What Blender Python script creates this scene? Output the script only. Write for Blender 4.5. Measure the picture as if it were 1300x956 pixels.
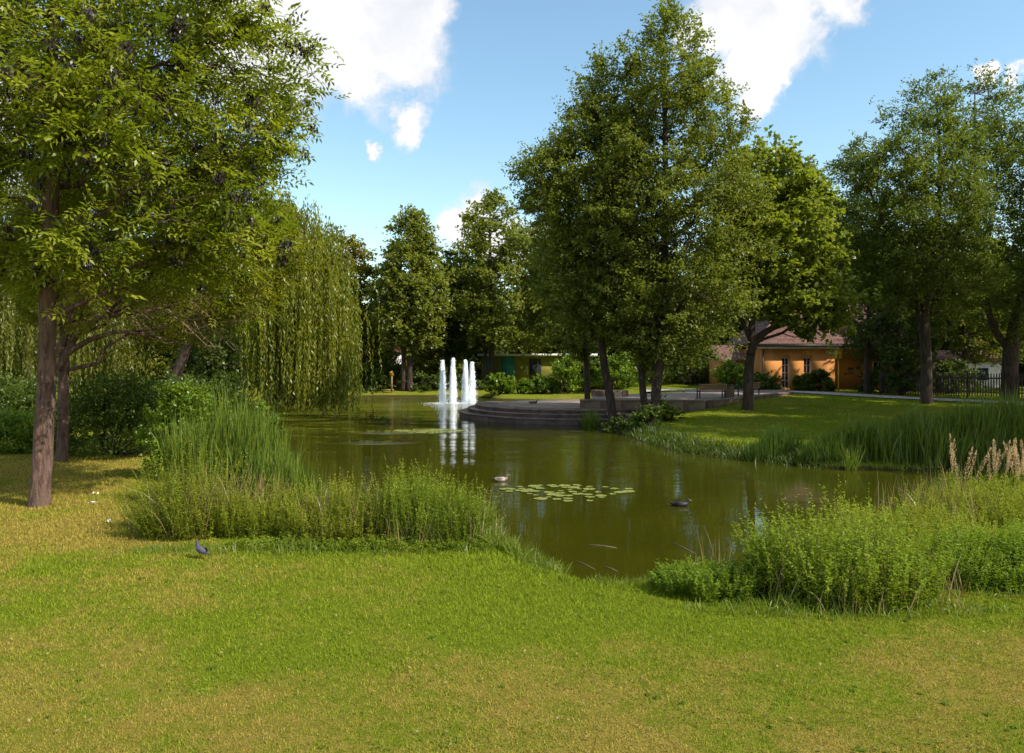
import bpy, math, random
import numpy as np
from mathutils import Vector
sc = bpy.context.scene
for o in list(bpy.data.objects): bpy.data.objects.remove(o)
random.seed(7)
rng = np.random.default_rng(7)
PI = math.pi

# ------------------------------------------------------------------ camera, sky, sun, exposure
H = 3.6                      # eye height above the pond
F = 1011.0                   # focal length in photo pixels
HY = 452.0                   # row of the horizon
cam = bpy.data.cameras.new('camera'); camo = bpy.data.objects.new('camera', cam)
sc.collection.objects.link(camo); sc.camera = camo
camo.location = (0, 0, H); camo.rotation_euler = (PI/2, 0, 0)
cam.sensor_width = 36; cam.lens = 36*F/1300; cam.shift_y = (HY-478)/1300
cam.clip_start = 0.1; cam.clip_end = 6000
sc.view_settings.view_transform = 'Standard'; sc.view_settings.look = 'None'
sc.view_settings.exposure = 0.50; sc.view_settings.gamma = 1
SUN_EL = math.radians(44); SUN_AZ = math.radians(-27)   # azimuth from +X, counter-clockwise
SUND = Vector((math.cos(SUN_EL)*math.cos(SUN_AZ), math.cos(SUN_EL)*math.sin(SUN_AZ), math.sin(SUN_EL)))
sun = bpy.data.lights.new('sun', 'SUN'); sun.energy = 4.6; sun.angle = math.radians(0.5); sun.color = (1, 0.93, 0.80)
suno = bpy.data.objects.new('sun', sun); sc.collection.objects.link(suno)
suno.rotation_euler = SUND.to_track_quat('Z', 'Y').to_euler()

def PX(px, py=HY, Y=1.0):
    """direction seen at a photo pixel"""
    return Vector(((px-650)/F*Y, Y, H-(py-HY)/F*Y))

class NT:
    """tiny node helper"""
    def __init__(s, tree): s.t = tree; s.n = tree.nodes; s.l = tree.links
    def new(s, typ, **kw):
        n = s.n.new(typ)
        for k, v in kw.items(): setattr(n, k, v)
        return n
    def link(s, a, b): s.l.new(a, b)
    def math(s, op, a, b=None, c=None, clamp=False):
        n = s.n.new('ShaderNodeMath'); n.operation = op; n.use_clamp = clamp
        for i, v in enumerate((a, b, c)):
            if v is None: continue
            if isinstance(v, (int, float)): n.inputs[i].default_value = v
            else: s.l.new(v, n.inputs[i])
        return n.outputs[0]
    def vmath(s, op, a, b=None):
        n = s.n.new('ShaderNodeVectorMath'); n.operation = op
        for i, v in enumerate((a, b)):
            if v is None: continue
            if isinstance(v, (tuple, list)): n.inputs[i].default_value = v
            elif isinstance(v, (int, float)): n.inputs[i].default_value = (v, v, v)
            else: s.l.new(v, n.inputs[i])
        return n
    def mix(s, fac, a, b):
        n = s.n.new('ShaderNodeMix'); n.data_type = 'RGBA'
        for sock, v in ((n.inputs[0], fac), (n.inputs[6], a), (n.inputs[7], b)):
            if isinstance(v, (int, float)): sock.default_value = v
            elif isinstance(v, (tuple, list)): sock.default_value = tuple(v)+(1,) if len(v) == 3 else v
            else: s.l.new(v, sock)
        return n.outputs[2]
    def noise(s, scale, detail=3, rough=.5, vec=None, dist=0):
        n = s.n.new('ShaderNodeTexNoise'); n.inputs['Scale'].default_value = scale
        n.inputs['Detail'].default_value = detail; n.inputs['Roughness'].default_value = rough
        n.inputs['Distortion'].default_value = dist
        if vec is not None: s.l.new(vec, n.inputs['Vector'])
        return n
    def smooth(s, v, a, b):
        n = s.n.new('ShaderNodeMapRange'); n.interpolation_type = 'SMOOTHSTEP'
        s.l.new(v, n.inputs[0]); n.inputs[1].default_value = a; n.inputs[2].default_value = b
        return n.outputs[0]

W = bpy.data.worlds.new('World'); sc.world = W; W.use_nodes = True
W.node_tree.nodes.clear(); w = NT(W.node_tree)
sky = w.new('ShaderNodeTexSky', sky_type='NISHITA', sun_disc=False)
sky.sun_elevation = SUN_EL; sky.sun_rotation = math.atan2(SUND.x, SUND.y)
sky.air_density = 1.0; sky.dust_density = 0.6; sky.ozone_density = 2.0; sky.altitude = 200
tc = w.new('ShaderNodeTexCoord')
D = tc.outputs['Generated']
nA = w.noise(7, 8, .6, D); nB = w.noise(34, 4, .6, D)
off = w.vmath('SUBTRACT', nA.outputs['Color'], 0.5).outputs[0]
off = w.vmath('SCALE', off); off.inputs[3].default_value = 0.13; off = off.outputs[0]
off2 = w.vmath('SCALE', w.vmath('SUBTRACT', nB.outputs['Color'], 0.5).outputs[0]); off2.inputs[3].default_value = 0.03
P = w.vmath('ADD', w.vmath('ADD', D, off).outputs[0], off2.outputs[0]).outputs[0]
# cumulus lobes, as directions in the sky: (column, row, radius)
blobs = [(440,30,92),(505,60,58),(400,85,60),(528,20,44),(455,112,45),(340,40,110),(380,-40,110),(512,148,24),(470,-60,90),
         (968,15,72),(1040,-5,44),(905,25,40),(955,80,42),(965,118,26),(1000,-40,80),(1075,-10,18),
         (572,296,30),(606,290,38),(640,320,40),(700,335,30),(448,332,24),(480,185,9),(1262,99,13),(1298,108,14),(-80,60,130),(-60,190,80)]
dens = None
for bx, by, r in blobs:
    d = PX(bx, by, 1.0); d -= Vector((0, 0, H)); k = d.length; d.normalize()
    dist = w.vmath('DISTANCE', P, tuple(d)).outputs[1]
    v = w.math('SUBTRACT', 1.0, w.math('DIVIDE', dist, r/F/k*1.22))
    dens = v if dens is None else w.math('SMOOTH_MAX', dens, v, 0.12)
# the rest of the sky carries loose cumulus of the same kind
nC = w.noise(2.1, 7, .58, P)
outside = w.smooth(w.math('ABSOLUTE', w.vmath('DOT_PRODUCT', D, (0, 1, 0)).outputs[1]), .60, .45)
fy = w.vmath('DOT_PRODUCT', D, (0, 1, 0)).outputs[1]
outside = w.smooth(fy, .66, .45)
gen = w.math('MULTIPLY', w.smooth(nC.outputs[0], .50, .58), outside)
wisp = w.noise(16, 9, .68, P)
dens = w.math('ADD', dens, w.math('MULTIPLY', w.math('SUBTRACT', wisp.outputs[0], .5), 1.15))
cl = w.math('MAXIMUM', w.smooth(dens, -.14, 0.46), gen)
shade = w.math('MULTIPLY', w.smooth(w.noise(4.5, 6, .55, P).outputs[0], .30, .60), w.math('ADD', .35, w.math('MULTIPLY', w.smooth(dens, .0, .5), .65)))
ccol = w.mix(shade, (4.2, 4.4, 4.9), (6.3, 6.2, 6.0))
up = w.vmath('DOT_PRODUCT', D, (0, 0, 1)).outputs[1]
hz = w.smooth(up, 0.0, 0.36)
skyc = w.mix(1.0, sky.outputs[0], (1, 1, 1)); mnode = skyc.node; mnode.blend_type = 'MULTIPLY'
tint = w.mix(hz, (1.38, 1.36, 1.10), (1.28, 1.40, 1.24)); w.link(tint, mnode.inputs[7])
fin = w.mix(cl, skyc, ccol)
bg = w.new('ShaderNodeBackground'); w.link(fin, bg.inputs[0]); bg.inputs[1].default_value = 0.132
wo = w.new('ShaderNodeOutputWorld'); w.link(bg.outputs[0], wo.inputs[0])

# ------------------------------------------------------------------ mesh helpers
class MB:
    def __init__(s): s.V = []; s.F = []; s.A = []; s.n = 0
    def add(s, V, Fc, var=None):
        V = np.asarray(V, float).reshape(-1, 3); Fc = np.asarray(Fc, int)
        s.V.append(V); s.F.append(Fc + s.n)
        s.A.append(np.full(len(V), .5) if var is None else (np.full(len(V), var) if np.isscalar(var) else np.asarray(var)))
        s.n += len(V)
    def build(s, name, mat, parent=None, smooth=False, bevel=0):
        me = bpy.data.meshes.new(name)
        V = np.concatenate(s.V); A = np.concatenate(s.A)
        loops = np.concatenate([f.ravel() for f in s.F]); cnt = np.concatenate([np.full(len(f), f.shape[1]) for f in s.F])
        st = np.zeros(len(cnt), int); st[1:] = np.cumsum(cnt)[:-1]
        me.vertices.add(len(V)); me.vertices.foreach_set('co', V.ravel().astype(np.float32))
        me.loops.add(len(loops)); me.loops.foreach_set('vertex_index', loops.astype(np.int32))
        me.polygons.add(len(cnt)); me.polygons.foreach_set('loop_start', st.astype(np.int32))
        me.polygons.foreach_set('loop_total', cnt.astype(np.int32))
        if smooth: me.polygons.foreach_set('use_smooth', np.ones(len(cnt), bool))
        me.update(calc_edges=True)
        at = me.attributes.new('var', 'FLOAT', 'POINT'); at.data.foreach_set('value', A.astype(np.float32))
        me.materials.append(mat)
        o = bpy.data.objects.new(name, me); sc.collection.objects.link(o)
        if parent: o.parent = parent
        if bevel:
            m = o.modifiers.new('bevel', 'BEVEL'); m.width = bevel; m.segments = 2; m.limit_method = 'ANGLE'
        return o
    def box(s, c, d, rz=0, var=.5):
        x, y, z = d[0]/2, d[1]/2, d[2]/2
        v = np.array([(a*x, b*y, e*z) for a in (-1, 1) for b in (-1, 1) for e in (-1, 1)])
        if rz:
            R = np.array([[math.cos(rz), -math.sin(rz), 0], [math.sin(rz), math.cos(rz), 0], [0, 0, 1]]); v = v@R.T
        s.add(v+np.array(c), [(0, 1, 3, 2), (4, 6, 7, 5), (0, 4, 5, 1), (2, 3, 7, 6), (0, 2, 6, 4), (1, 5, 7, 3)], var); return s
    def tube(s, pts, rad, k=7, var=.5, cap=True, wob=0):
        pts = np.asarray(pts, float); n = len(pts); rad = np.broadcast_to(np.asarray(rad, float), (n,))
        T = np.gradient(pts, axis=0); T /= np.linalg.norm(T, axis=1)[:, None]+1e-9
        ref = np.array((1., 0, 0)) if abs(T[0, 0]) < .8 else np.array((0, 1., 0))
        A = np.cross(T, ref); A /= np.linalg.norm(A, axis=1)[:, None]+1e-9; B = np.cross(T, A)
        a = np.arange(k)/k*2*PI
        R = rad[:, None]*np.ones((1, k))
        if wob: R = R*(1+wob*np.sin(a*3+1)[None]+wob*.6*rng.standard_normal((n, k)))
        V = pts[:, None]+R[..., None]*(np.cos(a)[None, :, None]*A[:, None]+np.sin(a)[None, :, None]*B[:, None])
        i = np.arange(n-1)[:, None]*k; j = np.arange(k)[None]; j2 = (j+1) % k
        Fq = np.stack([i+j, i+j2, i+k+j2, i+k+j], -1).reshape(-1, 4)
        s.add(V.reshape(-1, 3), Fq, var)
        if cap and k > 3:
            s.F.append(np.array([list(range(s.n-k, s.n))])); s.F.append(np.array([list(range(s.n-n*k, s.n-n*k+k))[::-1]]))
        return s
    def leaves(s, c, u, nrm, L, Wd, var, fold=.2, droop=.1):
        u = u/(np.linalg.norm(u, axis=1)[:, None]+1e-9)
        v = np.cross(nrm, u); v /= np.linalg.norm(v, axis=1)[:, None]+1e-9; n2 = np.cross(u, v)
        L = np.broadcast_to(L, (len(c),))[:, None]; Wd = np.broadcast_to(Wd, (len(c),))[:, None]
        b = c-u*L*.5; t = c+u*L*.5-n2*L*droop
        r = c-u*L*.06+v*Wd*.5+n2*Wd*fold; l = c-u*L*.06-v*Wd*.5+n2*Wd*fold
        V = np.stack([b, r, t, l], 1).reshape(-1, 3)
        s.add(V, np.arange(len(c)*4).reshape(-1, 4), np.repeat(np.broadcast_to(var, (len(c),)), 4)); return s
    def ribbons(s, base, dirs, Ln, Wd, bend, bdir, var, seg=4):
        """grass-like blades: base Nx3, dirs Nx3, Ln N, bend N (how far the tip nods over), bdir Nx3"""
        N = len(base); t = np.linspace(0, 1, seg+1)
        p = base[:, None]+dirs[:, None]*(Ln[:, None]*t)[..., None]+bdir[:, None]*(bend[:, None]*t**2.4)[..., None]
        p[:, :, 2] -= (bend[:, None]*.55*t**3)
        side = np.cross(dirs, rng.standard_normal((N, 3))*np.array([1, 1, .1])); side /= np.linalg.norm(side, axis=1)[:, None]+1e-9
        wv = Wd[:, None]*(1-t**2.2)*.5+.0008
        a = p-side[:, None]*wv[..., None]; b = p+side[:, None]*wv[..., None]
        V = np.stack([a, b], 2).reshape(N, -1, 3)
        i = np.arange(N)[:, None]*(2*(seg+1)); j = np.arange(seg)[None]*2
        Fq = np.stack([i+j, i+j+1, i+j+3, i+j+2], -1).reshape(-1, 4)
        s.add(V.reshape(-1, 3), Fq, np.repeat(var, 2*(seg+1))); return s

def tag(o, label=None, cat=None, group=None, kind=None):
    if label: o['label'] = label
    if cat: o['category'] = cat
    if group: o['group'] = group
    if kind: o['kind'] = kind
    return o
def empty(name, loc, label, cat, group=None, rz=0):
    o = bpy.data.objects.new(name, None); sc.collection.objects.link(o); o.location = loc; o.rotation_euler = (0, 0, rz)
    o.empty_display_size = .3
    return tag(o, label, cat, group)
def share(name, me, parent, loc=(0, 0, 0), rz=0, scale=(1, 1, 1)):
    o = bpy.data.objects.new(name, me); sc.collection.objects.link(o); o.parent = parent
    o.location = loc; o.rotation_euler = (0, 0, rz); o.scale = scale; return o
def copy_tree(o, parent=None):
    c = o.copy(); sc.collection.objects.link(c); c.parent = parent
    for ch in list(o.children): copy_tree(ch, c)
    return c
def rdir(n):
    v = rng.standard_normal((n, 3)); return v/np.linalg.norm(v, axis=1)[:, None]

_perm = rng.random((256, 256))
def vnoise(x, y, s=1.0):
    x = np.asarray(x, float)/s; y = np.asarray(y, float)/s
    xi = np.floor(x).astype(int); yi = np.floor(y).astype(int); fx = x-xi; fy_ = y-yi
    fx = fx*fx*(3-2*fx); fy_ = fy_*fy_*(3-2*fy_)
    g = lambda a, b: _perm[a % 256, b % 256]
    return (g(xi, yi)*(1-fx)+g(xi+1, yi)*fx)*(1-fy_)+(g(xi, yi+1)*(1-fx)+g(xi+1, yi+1)*fx)*fy_
def fbm(x, y, s): return .55*vnoise(x, y, s)+.3*vnoise(x+31, y+17, s/2.1)+.15*vnoise(x+7, y+59, s/4.3)
def sstep(v, a, b):
    t = np.clip((np.asarray(v, float)-a)/(b-a), 0, 1); return t*t*(3-2*t)

# ------------------------------------------------------------------ materials
def mat(name):
    m = bpy.data.materials.new(name); m.use_nodes = True; m.node_tree.nodes.clear(); n = NT(m.node_tree)
    out = n.new('ShaderNodeOutputMaterial'); return m, n, out
def leaf_mat(name, dark, light, trans=.42, gloss=.06, tcol=1.25):
    m, n, out = mat(name)
    a = n.new('ShaderNodeAttribute', attribute_name='var')
    col = n.mix(a.outputs['Fac'], dark, light)
    df = n.new('ShaderNodeBsdfDiffuse'); n.link(col, df.inputs[0])
    tr = n.new('ShaderNodeBsdfTranslucent')
    tcm = n.mix(1.0, col, (tcol*1.05, tcol*1.15, tcol*.5)); tcm.node.blend_type = 'MULTIPLY'; n.link(tcm, tr.inputs[0])
    mx = n.new('ShaderNodeMixShader'); mx.inputs[0].default_value = trans; n.link(df.outputs[0], mx.inputs[1]); n.link(tr.outputs[0], mx.inputs[2])
    gl = n.new('ShaderNodeBsdfGlossy'); gl.inputs['Roughness'].default_value = .42; gl.inputs[0].default_value = (.8, .85, .8, 1)
    m2 = n.new('ShaderNodeMixShader'); m2.inputs[0].default_value = gloss; n.link(mx.outputs[0], m2.inputs[1]); n.link(gl.outputs[0], m2.inputs[2])
    n.link(m2.outputs[0], out.inputs[0]); return m
def rough_mat(name, c1, c2, scale=6, rough=.85, bump=.3, stretch=(1, 1, 1), detail=5, bscale=None, bdist=.02, spec=.3, c3=None):
    m, n, out = mat(name)
    tcn = n.new('ShaderNodeTexCoord'); mp = n.new('ShaderNodeMapping'); mp.inputs['Scale'].default_value = stretch
    n.link(tcn.outputs['Object'], mp.inputs[0]); v = mp.outputs[0]
    ns = n.noise(scale, detail, .6, v)
    col = n.mix(n.smooth(ns.outputs[0], .34, .66), c1, c2)
    if c3:
        n3 = n.noise(scale*.23, 4, .6, v); col = n.mix(n.smooth(n3.outputs[0], .48, .66), col, c3)
    p = n.new('ShaderNodeBsdfPrincipled'); n.link(col, p.inputs['Base Color']); p.inputs['Roughness'].default_value = rough
    p.inputs['Specular IOR Level'].default_value = spec
    if bump:
        nb = n.noise(bscale or scale*3, 5, .65, v); b = n.new('ShaderNodeBump'); b.inputs['Strength'].default_value = bump
        b.inputs['Distance'].default_value = bdist; n.link(nb.outputs[0], b.inputs['Height']); n.link(b.outputs[0], p.inputs['Normal'])
    n.link(p.outputs[0], out.inputs[0]); return m

M = {}
M['ash'] = leaf_mat('ash_leaf', (.105, .15, .014), (.32, .33, .026), .45, .03)
M['ash2'] = leaf_mat('ash_leaf_low', (.09, .115, .007), (.27, .26, .015), .48, .03)
M['keys'] = leaf_mat('ash_keys', (.012, .006, .005), (.034, .015, .010), .15)
M['willow'] = leaf_mat('willow_leaf', (.10, .12, .010), (.29, .29, .024), .45, .03)
M['alder'] = leaf_mat('alder_leaf', (.098, .122, .022), (.265, .275, .044), .5, .03)
M['lime'] = leaf_mat('broad_leaf', (.12, .155, .020), (.30, .32, .040), .5, .03)
M['locust'] = leaf_mat('feathery_leaf', (.080, .110, .024), (.20, .225, .040), .48, .025)
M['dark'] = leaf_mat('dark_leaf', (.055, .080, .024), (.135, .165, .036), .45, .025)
M['far'] = leaf_mat('far_leaf', (.09, .11, .02), (.24, .235, .035), .38, .025)
M['yellow'] = leaf_mat('yellowing_leaf', (.10, .11, .008), (.28, .23, .014), .42, .025)
M['herb'] = leaf_mat('herb_leaf', (.095, .14, .012), (.28, .34, .032), .42, .03)
M['herb2'] = leaf_mat('herb_leaf_yellow', (.115, .14, .012), (.33, .34, .032), .42, .03)
M['bush'] = leaf_mat('bush_leaf', (.08, .145, .012), (.25, .33, .028), .42, .03)
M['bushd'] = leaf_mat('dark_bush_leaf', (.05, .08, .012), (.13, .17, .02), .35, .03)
M['reed'] = leaf_mat('reed_leaf', (.055, .105, .010), (.22, .26, .028), .35, .03)
M['dry'] = leaf_mat('dry_stalk', (.16, .10, .035), (.42, .32, .14), .3)
M['plume'] = leaf_mat('plume', (.50, .30, .20), (.75, .52, .38), .4)
M['bloom'] = leaf_mat('bloom', (.30, .32, .04), (.46, .45, .09), .35, .02)
M['bark'] = rough_mat('bark', (.070, .038, .030), (.20, .118, .092), 11, .9, 1.0, (1, 1, .25), 7, 16, .08, c3=(.13, .085, .06))
M['barkd'] = rough_mat('dark_bark', (.030, .020, .016), (.075, .048, .036), 7, .9, .8, (1, 1, .25), 5, 10, .05)
M['twig'] = rough_mat('dry_twig', (.22, .15, .09), (.36, .27, .17), 8, .8, 0)
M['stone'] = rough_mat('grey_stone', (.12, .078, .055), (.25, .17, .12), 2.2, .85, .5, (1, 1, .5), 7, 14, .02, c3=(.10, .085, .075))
M['shadestone'] = rough_mat('shade_dark_stone', (.045, .028, .026), (.10, .066, .058), 1.4, .75, .3, (1, 1, 1), 6, 18, .01)  # shade of the step risers is put into this dark colour; bin lid shares it
M['paving'] = rough_mat('paving', (.24, .17, .125), (.37, .28, .22), 1.2, .9, .3, (1, 1, 1), 7, 20, .01)
M['asphalt'] = rough_mat('pale_gravel_path', (.34, .29, .26), (.50, .44, .41), .9, .95, .4, (1, 1, 1), 8, 30, .01)
M['wood'] = rough_mat('bench_wood', (.16, .085, .05), (.30, .18, .115), 5, .6, .3, (.4, 6, 6))
M['metal'] = rough_mat('dark_metal', (.03, .03, .032), (.06, .055, .055), 8, .45, .1)
M['orange'] = rough_mat('orange_render', (.50, .20, .055), (.66, .29, .085), .8, .9, .25, (1, 1, .7), 7, 24, .01, c3=(.44, .18, .065))
M['cream'] = rough_mat('cream_cornice', (.55, .46, .33), (.66, .57, .42), 3, .8, .1)
M['tile'] = rough_mat('roof_tile', (.10, .050, .040), (.19, .095, .075), 3.5, .8, .4, (1, 1, 1), 6, 12, .02, c3=(.14, .085, .07))
M['frame'] = rough_mat('white_paint', (.70, .70, .68), (.80, .80, .78), 6, .5, 0)
M['teal'] = rough_mat('teal_panel', (.03, .16, .15), (.05, .23, .20), 2, .6, .1)
M['olive'] = rough_mat('olive_render', (.17, .17, .025), (.27, .25, .04), 1.1, .85, .1)
M['white'] = rough_mat('white_render', (.60, .56, .55), (.74, .70, .68), 1.3, .85, .1)
M['brick'] = rough_mat('brick_red', (.13, .05, .035), (.24, .10, .07), 3, .9, .4)
M['yellowp'] = rough_mat('yellow_paint', (.55, .30, .02), (.68, .40, .04), 6, .6, .1)
M['post'] = rough_mat('tan_wood', (.26, .17, .08), (.40, .28, .14), 6, .8, .2)
M['fence'] = rough_mat('fence_wood', (.035, .024, .022), (.085, .060, .052), 8, .85, .3, (1, 1, .2))
def glass_mat():
    m, n, out = mat('window_glass'); p = n.new('ShaderNodeBsdfPrincipled')
    p.inputs['Base Color'].default_value = (.03, .035, .045, 1); p.inputs['Roughness'].default_value = .06; n.link(p.outputs[0], out.inputs[0]); return m
M['glass'] = glass_mat()
def flat(name, col, rough=.7, sss=False):
    m, n, out = mat(name); p = n.new('ShaderNodeBsdfPrincipled'); p.inputs['Roughness'].default_value = rough
    ns = n.noise(40, 3, .6); c = n.mix(ns.outputs[0], tuple(x*.8 for x in col), tuple(min(1, x*1.2) for x in col)); n.link(c, p.inputs['Base Color'])
    n.link(p.outputs[0], out.inputs[0]); return m
def grad_mat(name, stops, rough=.6):
    """colour by the per-vertex value 'var' (plumage)"""
    m, n, out = mat(name); a = n.new('ShaderNodeAttribute', attribute_name='var'); r = n.new('ShaderNodeValToRGB')
    r.color_ramp.interpolation = 'CONSTANT' if len(stops) > 2 else 'LINEAR'
    while len(r.color_ramp.elements) < len(stops): r.color_ramp.elements.new(.5)
    for e, (p_, c) in zip(r.color_ramp.elements, stops): e.position = p_; e.color = tuple(c)+(1,)
    n.link(a.outputs['Fac'], r.inputs[0]); ns = n.noise(90, 3, .6); mu = n.mix(.35, r.outputs[0], ns.outputs['Color']); mu.node.blend_type = 'MULTIPLY'
    p = n.new('ShaderNodeBsdfPrincipled'); p.inputs['Roughness'].default_value = rough; n.link(mu, p.inputs['Base Color']); n.link(p.outputs[0], out.inputs[0]); return m

def lawn_mat(name, blades):
    """one colour scheme for soil-level turf and for the blades on it; 'var' is how parched the turf is"""
    m, n, out = mat(name)
    g = n.new('ShaderNodeNewGeometry'); P_ = g.outputs['Position']
    a = n.new('ShaderNodeAttribute', attribute_name='var'); dry = a.outputs['Fac']
    n1 = n.noise(1.6, 6, .65, P_); n2 = n.noise(9, 5, .7, P_); n3 = n.noise(60, 4, .7, P_)
    dd = n.math('ADD', dry, n.math('MULTIPLY', n.math('SUBTRACT', n1.outputs[0], .5), 1.1))
    dd = n.math('ADD', dd, n.math('MULTIPLY', n.math('SUBTRACT', n2.outputs[0], .5), .9), clamp=True)
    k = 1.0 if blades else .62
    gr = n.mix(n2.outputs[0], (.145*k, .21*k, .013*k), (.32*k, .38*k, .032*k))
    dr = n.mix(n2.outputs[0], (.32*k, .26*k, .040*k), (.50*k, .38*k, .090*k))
    col = n.mix(n.smooth(dd, .25, .85), gr, dr)
    tc2 = n.mix(n.smooth(n3.outputs[0], .35, .65), (.6, .6, .6), (1.25, 1.25, 1.25)); mm = n.mix(1.0, col, tc2); mm.node.blend_type = 'MULTIPLY'; mm.node.clamp_result = False
    df = n.new('ShaderNodeBsdfDiffuse'); n.link(mm, df.inputs[0])
    if blades:
        tr = n.new('ShaderNodeBsdfTranslucent'); n.link(mm, tr.inputs[0]); mx = n.new('ShaderNodeMixShader'); mx.inputs[0].default_value = .3
        n.link(df.outputs[0], mx.inputs[1]); n.link(tr.outputs[0], mx.inputs[2]); n.link(mx.outputs[0], out.inputs[0])
    else:
        b = n.new('ShaderNodeBump'); b.inputs['Strength'].default_value = .8; b.inputs['Distance'].default_value = .04
        hh = n.math('ADD', n2.outputs[0], n3.outputs[0]); n.link(hh, b.inputs['Height']); n.link(b.outputs[0], df.inputs['Normal'])
        # earth on the pond bank
        z = n.new('ShaderNodeSeparateXYZ'); n.link(P_, z.inputs[0]); f = n.smooth(z.outputs[2], .03, .16)
        mm2 = n.mix(f, (.045, .036, .018), mm); n.link(mm2, df.inputs[0])
        n.link(df.outputs[0], out.inputs[0])
    return m
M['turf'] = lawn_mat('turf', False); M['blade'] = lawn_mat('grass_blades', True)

def water_mat():
    m, n, out = mat('pond_water')
    g = n.new('ShaderNodeNewGeometry'); P_ = g.outputs['Position']
    def strip(sx, sy): mp = n.new('ShaderNodeMapping'); mp.inputs['Scale'].default_value = (sx, sy, 1); n.link(P_, mp.inputs[0]); return mp.outputs[0]
    a = n.noise(2.4, 3, .55, strip(.55, 2.1)); b = n.noise(7.0, 2, .5, strip(.5, 1.8)); c = n.noise(.35, 3, .5, P_)
    # livelier ripples round the fountain and in two cat's-paws
    def near(x, y, rx, ry):
        d = n.vmath('SUBTRACT', P_, (x, y, 0)).outputs[0]; d = n.vmath('DIVIDE', d, (rx, ry, 1)).outputs[0]; d = n.vmath('LENGTH', d).outputs[1]
        return n.math('SUBTRACT', 1.0, n.smooth(d, .35, 1.0))
    amp = n.math('ADD', n.math('MULTIPLY', n.smooth(c.outputs[0], .35, .7), .55), .35)
    amp = n.math('ADD', amp, n.math('MULTIPLY', near(-4, 60, 14, 18), 1.3))
    amp = n.math('ADD', amp, n.math('MULTIPLY', near(-6.0, 33.2, 2.4, .9), 9))
    amp = n.math('ADD', amp, n.math('MULTIPLY', near(-5.4, 37.6, 3.3, 1.0), 9))
    yy = n.new('ShaderNodeSeparateXYZ'); n.link(P_, yy.inputs[0]); amp = n.math('MULTIPLY', amp, n.math('ADD', .30, n.math('MULTIPLY', n.smooth(yy.outputs[1], 15, 38), 1.35)))
    h = n.math('ADD', a.outputs[0], n.math('MULTIPLY', b.outputs[0], .35))
    h = n.math('MULTIPLY', h, amp)
    far_ = n.math('MULTIPLY', n.smooth(yy.outputs[1], 18, 42), 1.0); e1 = n.noise(2.3, 3, .6, strip(.28, .62)); e2 = n.noise(1.3, 2, .5, strip(.5, 1.0)); patch_ = n.noise(.22, 3, .5, strip(.6, 1.6))
    e = n.math('ADD', n.math('MULTIPLY', e1.outputs[0], n.math('ADD', n.math('MULTIPLY', far_, 2.6), .10)), n.math('MULTIPLY', e2.outputs[0], n.math('ADD', n.math('MULTIPLY', far_, 1.2), .25)))
    h = n.math('ADD', h, n.math('MULTIPLY', e, n.math('ADD', .35, n.math('MULTIPLY', n.smooth(patch_.outputs[0], .40, .62), 1.2))))
    bm = n.new('ShaderNodeBump'); bm.inputs['Strength'].default_value = 1; bm.inputs['Distance'].default_value = .0085; n.link(h, bm.inputs['Height'])
    p = n.new('ShaderNodeBsdfPrincipled'); p.inputs['Roughness'].default_value = .0; p.inputs['IOR'].default_value = 1.33
    col = n.mix(n.noise(.5, 4, .6, P_).outputs[0], (.027, .030, .002), (.046, .046, .003)); n.link(col, p.inputs['Base Color'])
    n.link(bm.outputs[0], p.inputs['Normal']); n.link(p.outputs[0], out.inputs[0]); return m
M['water'] = water_mat()

# ------------------------------------------------------------------ terrain
POND = np.array([(-5.0,17.6),(-3.9,16.4),(-1.9,15.6),(-.5,14.8),(.1,14.1),(.5,13.4),(.85,12.7),(1.25,12.3),(1.75,12.05),(2.2,12.1),(2.6,12.2),(3.4,12.7),(5,14.2),(7.2,16.6),
    (10,19.2),(14,21.2),(19,22.6),(21,24.2),(18,25.6),(14.6,25.2),(12.6,25.0),(11.2,25.3),(10.2,25.4),(9.0,26.7),(7.9,28.0),(6.7,29.3),(5.9,31.5),(5.5,34.5),(4.9,37.5),(5.4,41),(7.5,44),
    (9,47.5),(7.5,53),(4.5,56),(7.5,60),(5,64),(-1,65.5),(-2.5,69),(-6,71.5),(-12,71.5),(-17,69),(-21,62),(-22,53),(-18,44),(-14.5,37),(-10.5,31),(-8.2,26),(-6.8,22.5),(-6.2,19.6)])
def shore_dist(x, y):
    """signed distance to the shore, positive on land"""
    x = np.asarray(x, float).ravel(); y = np.asarray(y, float).ravel(); out = np.full(x.shape, 1e9); ins = np.zeros(x.shape, bool)
    for i in range(len(POND)):
        ax, ay = POND[i]; bx, by = POND[(i+1) % len(POND)]; dx, dy = bx-ax, by-ay
        t = np.clip(((x-ax)*dx+(y-ay)*dy)/(dx*dx+dy*dy), 0, 1); out = np.minimum(out, np.hypot(x-ax-t*dx, y-ay-t*dy))
        c = ((ay > y) != (by > y)); xi = ax+(y-ay)/((by-ay) if by != ay else 1e-9)*dx; ins ^= c & (x < xi)
    return np.where(ins, -out, out)
def hgt(x, y):
    x = np.asarray(x, float); y = np.asarray(y, float)
    d = shore_dist(x, y).reshape(x.shape)+(vnoise(x, y, .5)-.5)*.25
    lo = -.7*sstep(-d, -.02, 1.6)
    base = .02+.34*sstep(d, -.05, .9)
    rise = .6*sstep(y, 31, 47)*sstep(x, 1.5, 8)+.5*sstep(y, 68, 90)
    z = np.where(d > 0, base+rise*sstep(d, 0, 5), lo+.02*np.exp(-np.abs(d)*8))
    return z+(fbm(x, y, 3.5)-.5)*.10*sstep(d, .4, 3)
def gz(x, y): return float(hgt(np.array([x]), np.array([y]))[0])
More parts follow.
